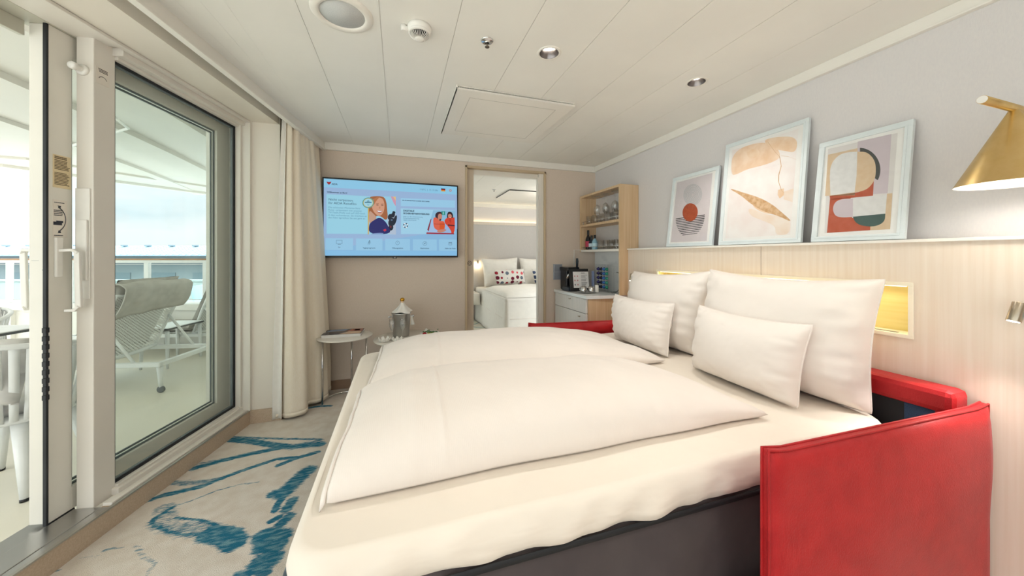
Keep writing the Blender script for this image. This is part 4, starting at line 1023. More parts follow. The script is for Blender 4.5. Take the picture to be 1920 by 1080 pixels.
    P(ell((603, 360), 66, 60, 32), '#5fa398', 'badge_g', 1); P(ell((603, 360), 56, 50, 32), '#d9c37a', 'badge_y', 1); P(ell((603, 360), 50, 45, 32), '#a7dcec', 'badge_b', 1)
    for q in (((598, 330), (607, 330), (605, 345), (600, 345)), ((586, 340), (620, 340), (617, 345), (589, 345)), ((565, 350), (642, 350), (642, 362), (565, 362)), ((585, 374), (603, 384), (622, 374), (603, 390))): P(q, '#3a6f86', 'badge_i', 1)
    # photo of two people in orange life vests
    P([(530, 412), (797, 420), (775, 697), (442, 690)], '#8fc3e0', 'ph2', 2)
    P([(625, 425), (672, 425), (672, 470), (625, 468)], '#2b9a8e', 'sign', 2); P([(645, 432), (652, 432), (652, 462), (645, 462)], '#c9efe8', 'sign2', 2)
    P([(690, 500), (698, 440), (728, 428), (760, 445), (768, 500), (740, 540), (700, 535)], '#2f1c22', 'h2', 2)
    P([(702, 470), (720, 455), (745, 462), (752, 490), (735, 515), (712, 512)], '#c98a78', 'f2', 2); P(ell((728, 500), 10, 3, 10), '#f0e8e8', 'wht', 2)
    P([(660, 530), (700, 495), (760, 510), (785, 480), (782, 697), (700, 690), (690, 600), (665, 560)], '#d8452f', 'vest2', 2)
    P([(700, 580), (782, 590), (782, 602), (700, 594)], '#3b2330', 'strap', 2); P([(712, 520), (745, 515), (735, 570)], '#b93a2c', 'vest3', 2)
    P([(442, 690), (495, 530), (540, 500), (545, 640), (600, 690)], '#a7c5ea', 'shirt', 2)
    P([(455, 640), (495, 520), (508, 512), (470, 660)], '#8a2438', 'line', 2)
    P([(660, 560), (700, 600), (740, 660), (740, 690), (640, 690)], '#9dbbe4', 'shirt2', 2)
    P([(555, 500), (552, 460), (575, 435), (610, 428), (632, 440), (634, 480), (600, 545), (570, 535)], '#3a2530', 'h1', 2)
    P([(585, 470), (600, 452), (628, 455), (636, 490), (625, 525), (598, 545), (582, 520)], '#c98973', 'f1', 2); P([(598, 515), (625, 512), (622, 535), (600, 545)], '#5b3a38', 'beard', 2)
    P([(522, 500), (570, 495), (598, 545), (640, 535), (668, 560), (662, 640), (535, 650)], '#e2674e', 'vest1', 2)
    P([(600, 560), (662, 560), (662, 635), (602, 640)], '#de5a26', 'vest1b', 2); P([(535, 570), (662, 575), (662, 582), (535, 577)], '#b54a3c', 'vest1c', 2)
    P([(560, 650), (640, 635), (690, 640), (660, 665), (590, 680)], '#c98973', 'f1', 2)
    P([(446, 672), (775, 684), (772, 697), (442, 690)], '#a13348', 'lapb', 2)
    poly_bg = obj('screen', bm, mats, t, norm=False)
tv()

# ================================================================== CURTAIN
def curtain():
    bot = [(-.868, 2.962), (-.83, 2.978), (-.80, 2.95), (-.76, 2.942), (-.72, 2.955), (-.68, 2.98), (-.672, 3.03), (-.70, 3.09), (-.68, 3.14), (-.63, 3.15), (-.59, 3.19), (-.57, 3.25), (-.61, 3.31), (-.59, 3.36), (-.575, 3.40), (-.60, 3.45)]
    top = [(-.805, 2.93), (-.79, 2.96), (-.775, 2.94), (-.765, 2.965), (-.772, 3.0), (-.75, 3.02), (-.735, 3.06), (-.745, 3.1), (-.72, 3.13), (-.712, 3.18), (-.72, 3.22), (-.69, 3.26), (-.70, 3.32), (-.695, 3.36), (-.70, 3.4), (-.685, 3.45)]
    def cr(P, t):
        n = len(P) - 1; i = min(int(t * n), n - 1); f = t * n - i
        p = [Vector(P[max(0, min(n, k))]) for k in (i-1, i, i+1, i+2)]
        return .5 * ((2*p[1]) + (-p[0]+p[2])*f + (2*p[0]-5*p[1]+4*p[2]-p[3])*f*f + (-p[0]+3*p[1]-3*p[2]+p[3])*f**3)
    zt, zb = 2.28, .015
    def f(a, b):
        p = cr(bot, a); q = cr(top, a); e = min(1, b * 1.12) ** .8; r = q.lerp(p, e)
        r += Vector((math.sin(a * 41), math.cos(a * 47))) * .006 * (1 - b) 
        return Vector((r.x, r.y, zt + (zb + (.02 * a) - zt) * b))
    t = thing('curtain', 'cream linen curtain gathered in folds beside the television', 'curtain', (-.72, 3.15, 0))
    bm = B(); grid(bm, f, 150, 40); obj('curtain_cloth', bm, 'curtain', t, solid=.003)
    bm = B(); grid(bm, lambda a, b: f(a * .12, b) + Vector((-.006 - .01 * b, -.012, .0)), 14, 30); part_label(obj('curtain_lining', bm, 'lining', t, solid=.002), 'white lining edge')
    bm = B(); grid(bm, lambda a, b: f(a, .985 + .012 * b) + Vector((.003, -.004, 0)), 150, 1); obj('hem', bm, 'curtain', t, solid=.003)
curtain()

# ================================================================== SOFA BED, MATTRESS, BEDDING
MX0, MX1, MY0, MY1, MZ = -.25, 1.925, .845, 2.6, .552
def sofa():
    t = thing('sofa_bed', 'red velvet sofa bed with thin upholstered arms and dark base', 'sofa bed', (1.2, 1.7, 0))
    def arm(x0, x1, y, z0, z1a, z1b, th, skew=0, nm='armrest'):
        bm = B()
        n, m = 40, 22
        cx = (x0 + x1) / 2
        def side(sg):
            def f(a, b):
                x = x0 + (x1 - x0) * a; zt = z1a + (z1b - z1a) * a
                z = z0 + (zt - z0) * b
                ea = min(a, 1 - a) * (x1 - x0) / .05; eb = (1 - b) * (zt - z0) / .05
                k = min(1, ea) ; k2 = min(1, eb)
                bul = (math.sin(min(1, k) * PI / 2) * math.sin(k2 * PI / 2)) ** .5 if k > 0 and k2 > 0 else 0
                pul = .012 * noise.noise(Vector((x * 3, z * 3, sg * 5)))
                yy = y + skew * (a - .5) + sg * (th / 2) * (.35 + .65 * bul) + sg * (pul + .024 * math.sin(PI * a) * math.sin(PI * min(1, b))) * bul
                # corners point up and out a little
                cornr = max(0, 1 - a / .06) + max(0, 1 - (1 - a) / .06)
                z += .010 * cornr * b ** 6
                return Vector((x, yy, z))
            return f
        grid(bm, side(-1), n, m); grid(bm, side(1), n, m)
        bmesh.ops.remove_doubles(bm, verts=bm.verts, dist=.0004)
        # close rim
        F1, F2 = side(-1), side(1)
        for a in (0, 1): grid(bm, lambda u, v, a=a: F1(a, u).lerp(F2(a, u), v), m, 3)
        grid(bm, lambda u, v: F1(u, 1).lerp(F2(u, 1), v), n, 3); grid(bm, lambda u, v: F1(u, 0).lerp(F2(u, 0), v), n, 3)
        bmesh.ops.remove_doubles(bm, verts=bm.verts, dist=.0004)
        o = obj(nm, bm, 'red', t, smooth=True)
        bm = B()
        for sg in (-1, 1):
            F = side(sg)
            pts = [F(0, i / 20) for i in range(21)] + [F(i / 30, 1) for i in range(1, 31)] + [F(1, 1 - i / 20) for i in range(1, 21)]
            tube(bm, [p + Vector((0, sg * .001, 0)) for p in pts], .0038, 7)
        obj('piping', bm, 'red', o)
        return o
    arm(.965, 2.035, .672, .02, .675, .672, .05, -.03)
    arm(1.035, 1.96, 2.695, .5, .648, .628, .045)
    bm = B(); box(bm, 1.08, 1.96, 2.675, 2.715, .02, .51); obj('arm_support', bm, 'red', t, bevel=.01)
    # back along the panelling
    bm = B(); box(bm, 1.925, 2.04, .69, 2.66, .628, .718); o_ = obj('backrest', bm, 'red', t, bevel=.022); bm = B(); box(bm, 1.927, 2.038, .692, .738, .1, .634); obj('back_end', bm, 'red', o_, bevel=.004)
    bm = B(); box(bm, 1.956, 2.035, .739, 2.66, .12, .63); part_label(obj('back_lining', bm, 'black_m', t), 'black inner lining of the back')
    bm = B(); box(bm, 1.95, 1.956, .738, .83, .3, .628); part_label(obj('lining_patch', bm, 'denim', t), 'dark blue lining patch')
    # base under the mattress
    bm = B(); grid(bm, lambda a, b: Vector((MX0 + .12 + (MX1 - MX0 - .2) * a, MY0 + .032 + .012 * noise.noise(Vector((a * 9, b * 2, 1))) - .035 * b * math.sin(a * 9 + b) ** 2, .44 - .42 * b)), 60, 14)
    grid(bm, lambda a, b: Vector((MX0 + .1, MY0 + .03 + (MY1 - MY0 - .06) * a, .44 - .42 * b)), 30, 6)
    part_label(obj('valance', bm, 'valance', t, solid=.006), 'dark brown fabric skirt')
    bm = B(); box(bm, MX0 + .06, MX1, MY0 + .04, MY1 - .04, .38, .425); obj('bed_base', bm, 'black_m', t)
    bm = B()
    r = .012; z = .425
    def loop(in_, z):
        x0, x1, y0, y1 = MX0 + in_, MX1 - .05, MY0 + in_, MY1 - in_; c = .1
        pts = [(x1, y0, z)]
        for cx, cy, a0 in ((x0 + c, y0 + c, 270), (x0 + c, y1 - c, 180)):
            for k in range(9):
                a = R(a0 - k * 90 / 8); pts.append((cx + c * math.cos(a), cy + c * math.sin(a), z))
        pts.append((x1, y1, z)); return pts
    lp_ = [(x, y + .07 * min(1, max(0, (x - MX0) * 8)) * (1 if y < 1.7 else 0), z) for x, y, z in loop(-.008, .446)]; tube(bm, lp_, .0095, 10); obj('tube_frame', bm, mat('frame_blue_grey', '#55636f', .4, .3), t)
    bm = B(); grid(bm, lambda a, b: Vector((.1 + 1.5 * a, MY0 + .014, .428 - .018 * b - .014 * a)), 20, 1); obj('strap', bm, 'black_m', t, solid=.003)
    bm = B(); box(bm, 1.0, 1.9, .74, .83, .04, .16); part_label(obj('seat_front', bm, 'red', t, bevel=.02), 'red front edge of the folded seat')
sofa()

def mattress():
    t = thing('mattress', 'wide mattress in a cream fitted sheet on the sofa bed', 'mattress', (.8, 1.7, .44))
    def rr(x0, x1, y0, y1, c, n=8):
        pts = []
        for cx, cy, a0 in ((x1 - c, y1 - c, 0), (x0 + c, y1 - c, 90), (x0 + c, y0 + c, 180), (x1 - c, y0 + c, 270)):
            for k in range(n + 1):
                a = R(a0 + 90 * k / n); pts.append((cx + c * math.cos(a), cy + c * math.sin(a)))
        return pts
    # dense outline
    base = rr(0, 1, 0, 1, 0.0001)
    prof = [(.0, .0), (.004, .0), (.012, -.004), (.02, -.012), (.026, -.025), (.03, -.045), (.028, -.07), (.022, -.095), (.012, -.118), (-.01, -.128)]
    bm = B(); rings = []
    for k, (o_, dz) in enumerate(prof):
        inset = .03
        P = rr(MX0 + inset - o_, MX1 - inset + o_, MY0 + inset - o_, MY1 - inset + o_, .09, 8)
        # subdivide long edges
        Q = []
        for a, b in zip(P, P[1:] + P[:1]):
            L = math.hypot(b[0]-a[0], b[1]-a[1]); n = max(1, int(L / .02))
            if k == 0: pass
            Q.append((a, b, n))
        rings.append((Q, dz))
    ns = [q[2] for q in rings[0][0]]
    V = []
    for k, (Q, dz) in enumerate(rings):
        ring = []
        for (a, b, _), n in zip(Q, ns):
            for i in range(n):
                x, y = a[0] + (b[0]-a[0]) * i / n, a[1] + (b[1]-a[1]) * i / n
                g = k / (len(prof) - 1)
                w = 0
                if k > 2:   # gathered wrinkles down the side of the sheet
                    q = noise.noise(Vector((x * 9 - y * 3, y * 9 + x * 2.4, g * 2.2 + x * 5))) 
                    q2 = noise.noise(Vector((x * 16 - g * 5, y * 16, g * 3 + 7))); w = (.02 * q + .009 * q2) * g
                cx, cy = (MX0+MX1)/2, (MY0+MY1)/2
                dx = 1 if abs(x - MX0) < .08 else 0
                yy = y - w if y < cy else y + w
                zz = MZ + dz + (.006 * noise.noise(Vector((x * 3, y * 3, 4))) if k < 4 else 0)
                if k == len(prof) - 1 or k == len(prof) - 2:
                    zz += .007 * noise.noise(Vector((x * 2.2, 0, 8))) - .010 * (x - .3) * (1 if y < cy else 0)
                ring.append(bm.verts.new((x, yy, zz)))
        V.append(ring)
    n = len(V[0])
    for r0, r1 in zip(V, V[1:]):
        for i in range(n): bm.faces.new((r0[i], r0[(i+1) % n], r1[(i+1) % n], r1[i])).smooth = True
    bm.faces.new(V[0]); bm.faces.new(V[-1][::-1])
    obj('fitted_sheet', bm, 'sheet', t)
mattress()

def duvet(label, x0, x1, y0, y1, T, seed, zb, skewl=0, tipx=0, crease=()):
    n, m = 200, 90
    def outline(a, b):
        # a along x, b along y ; slightly drawn-in edges, pointed corners
        x = x0 + (x1 - x0) * a; y = y0 + (y1 - y0) * b
        ea = 4 * a * (1 - a); eb = 4 * b * (1 - b)
        y += .022 * (ea - .0) * (1 if b < .5 else -1) * (abs(2*b - 1)) ** 3 * (.6)
        x += (.02 * eb * (1 if a < .5 else -1)) * abs(2*a - 1) ** 6
        x += skewl * (b - .5) * (1 - a) + tipx * (b) * a
        x += .006 * noise.noise(Vector((seed, b * 7, 0))) ; y += .012 * noise.noise(Vector((a * 5, seed, b)))
        return x, y
    def f(a, b):
        x, y = outline(a, b)
        ea = 1 - abs(2 * a - 1) ** 5; eb = 1 - abs(2 * b - 1) ** 2.6
        if a < .5: ea = max(ea, .0); lf = .5 + .5 * min(1, a / .14) ** .6
        h = (lf if a < .5 else max(0, ea) ** .38) * max(0, eb) ** .4
        le = min(1, a / .10); re = min(1, (1 - a) / .30)
        prof = .78 + .22 * math.sin(PI * min(1, .15 + a * .95)) ** 1
        hh = T * h * prof * (.6 + .4 * re) 
        e = min(1, h * 2)
        hh += e * (.010 * noise.noise(Vector((x * 2.2, y * 4.2, seed))) + .005 * noise.noise(Vector((x * 6 + y * 2, y * 9, seed + 3))))
        for cx, k, s in crease:
            hh += e * .005 * math.exp(-((x - cx - k * (y - y0)) / .006) ** 2) * s
        return Vector((x, y, zb + .022 + hh))
    bm = B()
    V = grid(bm, f, n, m)
    # underside and rolled edge
    W = grid(bm, lambda a, b: Vector((*outline(.008 + .984 * a, .035 + .94 * b), zb + .002 + .004 * min(1, 40 * min(a, 1 - a, b, 1 - b)) * 0)), n, m)
    peri = lambda G: [G[i][0] for i in range(n)] + [G[n][j] for j in range(m)] + [G[i][m] for i in range(n, 0, -1)] + [G[0][j] for j in range(m, 0, -1)]
    A_2, B_2 = peri(V), peri(W)
    for i in range(len(A_2)):
        bm.faces.new((A_2[i], A_2[(i+1) % len(A_2)], B_2[(i+1) % len(A_2)], B_2[i])).smooth = True
    t = thing('duvet', label, 'duvet', ((x0+x1)/2, (y0+y1)/2, zb), group='folded duvets on the sofa bed')
    obj('cover', bm, 'duvet', t)
    # open end hem of the cover at the foot
    def hem(a, b):
        p = f(0, b); return p + Vector((-.004 - .012 * a, 0, .0 - .02 * a + .004 * noise.noise(Vector((b * 8, a, seed)))))
    bm = B(); grid(bm, hem, 3, 60); obj('hem', bm, 'duvet', t, solid=.006)
    return t

def duvet_mat():
    m = mat('duvet_satin_stripe', '#f3eae2', .8, scale=(4, 4, 4), sheen=.1)
    nt = m.node_tree; N = nt.nodes.new; L = nt.links.new; b = nt.nodes['Principled BSDF']
    tc = N('ShaderNodeTexCoord'); wv = N('ShaderNodeTexWave'); wv.wave_type = 'BANDS'; wv.bands_direction = 'X'; wv.inputs['Scale'].default_value = 55; wv.inputs['Distortion'].default_value = .3; wv.inputs['Detail'].default_value = 0
    L(tc.outputs['Object'], wv.inputs['Vector'])
    ns = N('ShaderNodeTexNoise'); ns.inputs['Scale'].default_value = 7; L(tc.outputs['Object'], ns.inputs['Vector'])
    b1 = N('ShaderNodeBump'); b1.inputs['Strength'].default_value = .08; b1.inputs['Distance'].default_value = .002; L(wv.outputs['Fac'], b1.inputs['Height'])
    b2 = N('ShaderNodeBump'); b2.inputs['Strength'].default_value = .35; b2.inputs['Distance'].default_value = .02; L(ns.outputs['Fac'], b2.inputs['Height']); L(b1.outputs[0], b2.inputs['Normal']); L(b2.outputs[0], b.inputs['Normal'])
    return m
M['duvet'] = duvet_mat()
duvet('white satin stripe duvet folded lengthwise, nearer of the two on the bed', -.17, 1.43, 1.005, 1.70, .18, 2.0, MZ, .02, -.12, ((.13, .02, 1),))
duvet('white duvet folded lengthwise on the far half of the bed', -.12, 1.56, 1.72, 2.52, .15, 9.0, MZ, .03, -.02, ((.2, .05, 1), (.75, .12, .6)))

# pillows: local x width, y height (upright), z thickness toward the room
def pillow(label, corners, T, seed, group, pinch=.05, mtl='cotton', name='pillow', cat='pillow', bias=.72):
    # corners: TL, TR, BR, BL as seen, in world
    TL, TR, BR, BL = [Vector(c) for c in corners]
    ctr = (TL + TR + BR + BL) / 4
    nx = (TR - TL + BR - BL).normalized(); up = (TL - BL + TR - BR).normalized(); nn = nx.cross(up).normalized()
    root = thing(name, label, cat, (ctr.x, ctr.y, min(BR.z, BL.z)), group=group)
    n = 54
    def base(a, b):
        # a: 0 left..1 right, b: 0 bottom..1 top ; edges bow inward between corners
        p = BL.lerp(BR, a).lerp(TL.lerp(TR, a), b)
        ea, eb = 4 * a * (1 - a), 4 * b * (1 - b)
        w = (TR - TL).length; h = (TL - BL).length
        p += nx * (-(2 * a - 1)) * pinch * w * eb * abs(2*a - 1) ** 3 * .6
        p += up * (-(2 * b - 1)) * pinch * h * 1.0 * ea * abs(2*b - 1) ** 3 * (1.25 if b > .5 else .1)
        q = (abs(2*a - 1) * abs(2*b - 1)) ** 9
        p = p + (ctr - p) * .012 * q
        return p
    def f(sg):
        def g(a, b):
            p = base(a, b)
            u, v = abs(2 * a - 1), abs(2 * b - 1)
            h = max(0, 1 - u ** 2.7) ** .52 * max(0, 1 - v ** 2.7) ** .52
            bulk = 1 + .22 * (1 - b)
            k = bias if sg > 0 else (1 - bias)
            wr = noise.noise(Vector((a * 2.6, b * 2.6, seed))) * .10 * T
            er = max(0, u - .6) * 2.5
            wr += noise.noise(Vector((a * 5 + seed, b * 13, seed))) * .11 * T * er + noise.noise(Vector((a * 14, b * 5 + seed, seed))) * .12 * T * max(0, v - .55) * 2.2
            return p + nn * sg * (T * k * h * bulk + .003) + nn * wr * min(1, h * 3)
        return g
    bm = B(); grid(bm, f(1), n, n); grid(bm, f(-1), n, n)
    G = f(1), f(-1)
    for (pa) in (lambda t_: (t_, 0), lambda t_: (t_, 1), lambda t_: (0, t_), lambda t_: (1, t_)):
        grid(bm, lambda u, v, pa=pa: G[0](*pa(u)).lerp(G[1](*pa(u)), v), n, 1)
    bmesh.ops.remove_doubles(bm, verts=bm.verts, dist=.0006)
    obj('pillowcase', bm, mtl, root, smooth=True)
    bm = B(); pts = []
    for k in range(40): pts.append(base(k / 40, 1))
    for k in range(40): pts.append(base(1, 1 - k / 40))
    for k in range(40): pts.append(base(1 - k / 40, 0))
    for k in range(40): pts.append(base(0, k / 40))
    tube(bm, pts, .0036, 6, closed=True); obj('seam', bm, mtl, root)
    return root
zt = MZ
pillow('large square white pillow leaning on the oak panel, far side of the bed', ((1.93, 2.5, 1.09), (1.93, 1.68, 1.13), (1.86, 1.75, zt + .012), (1.86, 2.46, zt + .012)), .19, 3.1, 'large pillows on the bed', .05)
pillow('largest white square pillow, leaning on the panel at the near side', ((1.93, 1.735, 1.135), (1.915, .868, 1.125), (1.86, .885, zt + .012), (1.86, 1.70, zt + .012)), .21, 5.7, 'large pillows on the bed', .05)
pillow('small white rectangular pillow propped at the far side of the bed', ((1.70, 2.44, .905), (1.74, 1.83, .905), (1.655, 1.80, zt + .012), (1.67, 2.38, zt + .012)), .15, 8.8, 'small pillows on the bed', .045)
pillow('small white rectangular pillow propped before the nearest large pillow', ((1.72, 1.62, .925), (1.72, 1.015, .918), (1.63, 1.02, zt + .012), (1.66, 1.605, zt + .012)), .16, 1.4, 'small pillows on the bed', .045)

# ================================================================== SIDE TABLES
def side_table(c, r, h, legs, label):
    t = thing('side_table', label, 'table', (c[0], c[1], 0), group='round side tables by the back wall')
    bm = B(); lathe(bm, [(0, h - .012), (r - .004, h - .012), (r, h - .008), (r, h - .003), (r - .003, h), (0, h)], (c[0], c[1], 0), 56); obj('table_top', bm, 'table', t)
    for (x, y) in legs:
        bm = B(); tube(bm, [(x, y, .006), (x, y, h - .01)], .008, 12); obj('leg', bm, 'chrome', t)
    cx, cy = c; a = [math.atan2(y - cy, x - cx) for x, y in legs]
    rr_ = math.hypot(legs[0][0] - cx, legs[0][1] - cy)
    bm = B(); a0 = a[0]; n = 40
    tube(bm, [(cx + rr_ * math.cos(a0 - (2*PI) * .72 * k / n), cy + rr_ * math.sin(a0 - 2*PI * .72 * k / n), .012) for k in range(n + 1)], .009, 10); obj('floor_ring', bm, 'chrome', t)
    return t
def ring_legs(c, r, angs): return [(c[0] + r * math.cos(R(a)), c[1] + r * math.sin(R(a))) for a in angs]
T1 = (-.43, 3.2); side_table(T1, .215, .55, ring_legs(T1, .17, (195, 80, -10)), 'round white side table with chrome legs, beside the curtain')
T2 = (.09, 3.19); side_table(T2, .3, .5, ring_legs(T2, .23, (200, 90, -20)), 'lower round white table under the ice bucket, behind the bed')

def magazine():
    t = thing('magazine_stack', 'glossy magazine with dark cover lying on the side table by the curtain', 'magazine', (-.44, 3.24, .55))
    mx = Matrix.Translation((-.445, 3.225, .551)) @ Matrix.Rotation(R(-3), 4, 'Z')
    bm = B()
    for k in range(9): box(bm, -.148 + .001 * (k % 2), .148 - .001 * (k % 3), -.105 + .0006 * (k % 3), .105, k * .0028, k * .0028 + .0025, 0, mx)
    obj('pages', bm, mat('page_white', '#eae6e0', .8), t)
    bm = B(); box(bm, -.15, .15, -.107, .107, .0255, .0265, 0, mx); cv = obj('cover', bm, mat('cover_dark', '#3a3d48', .25, col2='#2a2c36', scale=(12, 12, 12)), t)
    bm = B()
    for pts, mi in ((((-.02, -.1), (.14, -.1), (.145, -.02), (.04, .0)), 0), (((.02, .0), (.14, -.01), (.145, .1), (.05, .1)), 1), (((-.14, .02), (.0, .03), (.02, .1), (-.12, .1)), 2), (((.07, .03), (.12, .02), (.12, .07), (.08, .08)), 3)):
        poly(bm, pts, mx, .0268, mi)
    obj('cover_picture', bm, [mat('cover_peach', '#d6b394', .25), mat('cover_rust', '#9a4b32', .25), mat('cover_blue', '#6f89a8', .25), mat('cover_navy', '#22304e', .25)], cv, norm=False)
magazine()

# ================================================================== ICE BUCKET, GLASSES, FRUIT
def bucket():
    c = (.02, 3.26, .5)
    t = thing('ice_bucket', 'steel wine cooler with two knob handles on the low round table', 'wine cooler', c)
    bm = B(); lathe(bm, [(0, .002), (.066, .002), (.07, .006), (.08, .195), (.084, .202), (.088, .208), (.082, .212), (.076, .204), (.066, .012), (0, .01)], c, 48); obj('body', bm, 'steel', t)
    for s in (-1, 1):
        bm = B(); mx = Matrix.Translation((c[0] + s * .079, c[1], c[2] + .175)) @ Matrix.Rotation(R(90 * s), 4, 'Y')
        lathe(bm, [(.006, 0), (.006, .014), (.009, .018), (.013, .024), (.009, .032), (0, .034)], mx=mx, seg=20); obj('knob', bm, 'chrome', t)
    # napkin over the bottle
    n = thing('napkin', 'white cloth napkin draped over the bottle in the wine cooler', 'napkin', (c[0], c[1], .68))
    def f(a, b):
        ang = 2 * PI * a; r = .012 + .07 * b ** .9; fold = math.sin(ang * 5) * .012 * b
        z = .815 - .10 * b ** .55 + .007 * math.sin(ang * 3 + 1) * b
        return Vector((c[0] + .01 + (r + fold) * math.cos(ang), c[1] + (r + fold) * math.sin(ang), z))
    bm = B(); grid(bm, f, 72, 16, wrap=True); obj('cloth', bm, 'lining', n, solid=.002)
    def g(a, b):
        return Vector((c[0] + .082 + .034 * a * (.4 + .6 * b) , c[1] - .03 + .008 * math.sin(a * 9), .675 - .075 * b))
    bm = B(); grid(bm, g, 8, 8); obj('hanging_corner', bm, 'lining', n, solid=.002)
    b = thing('champagne_bottle', 'bottle with gold foil top sticking out of the napkin', 'bottle', (c[0] + .01, c[1], .515))
    bm = B(); lathe(bm, [(0, 0), (.042, 0), (.044, .01), (.044, .14), (.035, .18), (.017, .22), (.015, .26)], (c[0] + .01, c[1], .52), 28); obj('glass_body', bm, mat('bottle_green', '#1d3322', .1), b)
    bm = B(); lathe(bm, [(.0155, .26), (.0165, .285), (.013, .29), (.019, .3), (.02, .312), (.012, .322), (0, .324)], (c[0] + .01, c[1], .52), 24); part_label(obj('foil_top', bm, mat('gold_foil', '#d69f3b', .3, 1), b), 'gold foil top')
    # flutes
    def flute():
        t = thing('champagne_flute', 'x', 'glass', (0, 0, 0), group='champagne flutes')
        bm = B(); lathe(bm, [(0, .001), (.028, .0015), (.028, .003), (.005, .006), (.0032, .012), (.0032, .062), (.005, .072), (.016, .095), (.023, .12), (.0245, .145), (.021, .182), (.0195, .182), (.0232, .145), (.0215, .12), (.0145, .097), (.003, .078), (0, .076)], seg=32)
        obj('glass_body', bm, 'glassd', t, local=True); return t
    fl = flute(); fl.location = (-.055, 3.12, .5); fl['label'] = 'champagne flute before the wine cooler, left one'
    dup(fl, (.03, 3.115, .5), label='champagne flute before the wine cooler, right one')
    # ruffled paper napkins with points
    def ruff(x, y, s, lab, seed):
        rn = random.Random(seed); bm = B(); mx = Matrix.Translation((x, y, .5))
        k = 7
        def f(a, b):
            ang = 2 * PI * a; spike = abs(math.sin(ang * k / 2 + seed)) ** .6
            r = s * (.25 + .75 * b * (.6 + .4 * spike)); z = .003 + .035 * s / .05 * b ** 2 * spike * (1 if b < 1 else 1.1) + .003 * math.sin(ang * 19) * b
            return Vector((x + r * math.cos(ang), y + r * math.sin(ang), .5 + z))
        grid(bm, f, 80, 8, wrap=True); o = obj('paper_napkin', bm, 'lining', None, solid=.0015)
        tag(o, lab, 'napkin')
    ruff(-.115, 3.06, .05, 'ruffled white paper napkin at the left rim of the low table', 1.3)
    ruff(-.012, 3.04, .045, 'ruffled white paper napkin in front of the two flutes', 2.2)
    # plate
    pc = (.265, 3.17, .5)
    t = thing('plate', 'white oval plate of fruit beside the wine cooler', 'plate', pc)
    bm = B(); lathe(bm, [(0, .004), (.04, .004), (.05, .006), (.085, .026), (.088, .028), (.086, .03), (.05, .011), (0, .009)], pc, 48); obj('dish', bm, 'white', t)
    bm = B(); mx = Matrix.Translation((.235, 3.215, .515)) @ Matrix.Rotation(R(25), 4, 'Z')
    for v in ((0, 1), (1, 0)): pass
    pts = [(-.045, 0, 0), (.045, 0, 0), (0, .012, .05)]
    vs = [bm.verts.new(mx @ Vector(p)) for p in ((-.045, 0, 0), (.045, 0, 0), (.004, .004, .05), (0, .03, 0))]
    for q in ((0, 1, 2), (1, 3, 2), (3, 0, 2), (0, 3, 1)): bm.faces.new([vs[i] for i in q])
    tag(obj('folded_napkin', bm, 'lining'), 'pointed folded white napkin standing on the fruit plate', 'napkin')
    def berry(x, y, r, col, cname, nm, cat, lab, leaves=True):
        t = thing(nm, lab, cat, (x, y, .511))
        bm = B(); lathe(bm, [(0, 0), (r * .6, r * .15), (r, r * .8), (r * .85, r * 1.45), (r * .4, r * 1.85), (0, r * 1.9)], (x, y, .511), 20); obj('fruit_body', bm, mat(cname, col, .3, col2=None), t)
        if leaves:
            bm = B()
            for k in range(5):
                a = 2 * PI * k / 5 + x * 50; L = r * 1.5
                v = [bm.verts.new((x, y, .511 + r * 1.9)), bm.verts.new((x + L * .5 * math.cos(a - .4), y + L * .5 * math.sin(a - .4), .511 + r * 2.2)), bm.verts.new((x + L * math.cos(a), y + L * math.sin(a), .511 + r * 2.0)), bm.verts.new((x + L * .5 * math.cos(a + .4), y + L * .5 * math.sin(a + .4), .511 + r * 2.2))]
                bm.faces.new(v)
            obj('leaf_crown', bm, mat('leaf_green', '#2f6b2c', .5), t, solid=.001)
    berry(.215, 3.12, .02, '#b51d2b', 'strawberry_red', 'strawberry', 'fruit', 'red strawberry on the fruit plate, left of the yellow fruits')
    berry(.252, 3.115, .018, '#c9a623', 'physalis_yellow', 'cape_gooseberry', 'fruit', 'yellow cape gooseberry on the plate, next to the strawberry')
    berry(.305, 3.118, .018, '#b7a32b', 'physalis_olive', 'cape_gooseberry', 'fruit', 'yellow cape gooseberry on the plate, rightmost fruit')
    berry(.28, 3.15, .016, '#8aa23a', 'grape_green', 'grape', 'fruit', 'green grape behind the cape gooseberries')
    rn = random.Random(11); bm = B()
    for k in range(16):
        x, y, z = .285 + rn.uniform(-.05, .05), 3.135 + rn.uniform(-.03, .03), .545 + rn.uniform(-.015, .018)
        a = rn.uniform(0, 6.28); L = rn.uniform(.012, .022)
        u = Vector((math.cos(a), math.sin(a), rn.uniform(-.3, .5))); w = Vector((-math.sin(a), math.cos(a), .2)) * .4
        p = Vector((x, y, z)); v = [bm.verts.new(q) for q in (p - u * L, p + w * L, p + u * L, p - w * L)]; bm.faces.new(v)
    h = obj('herb_sprig', bm, mat('leaf_green', '#2f6b2c', .5), None, solid=.0008); tag(h, 'dark green herb sprig lying over the fruit', 'herb')
bucket()

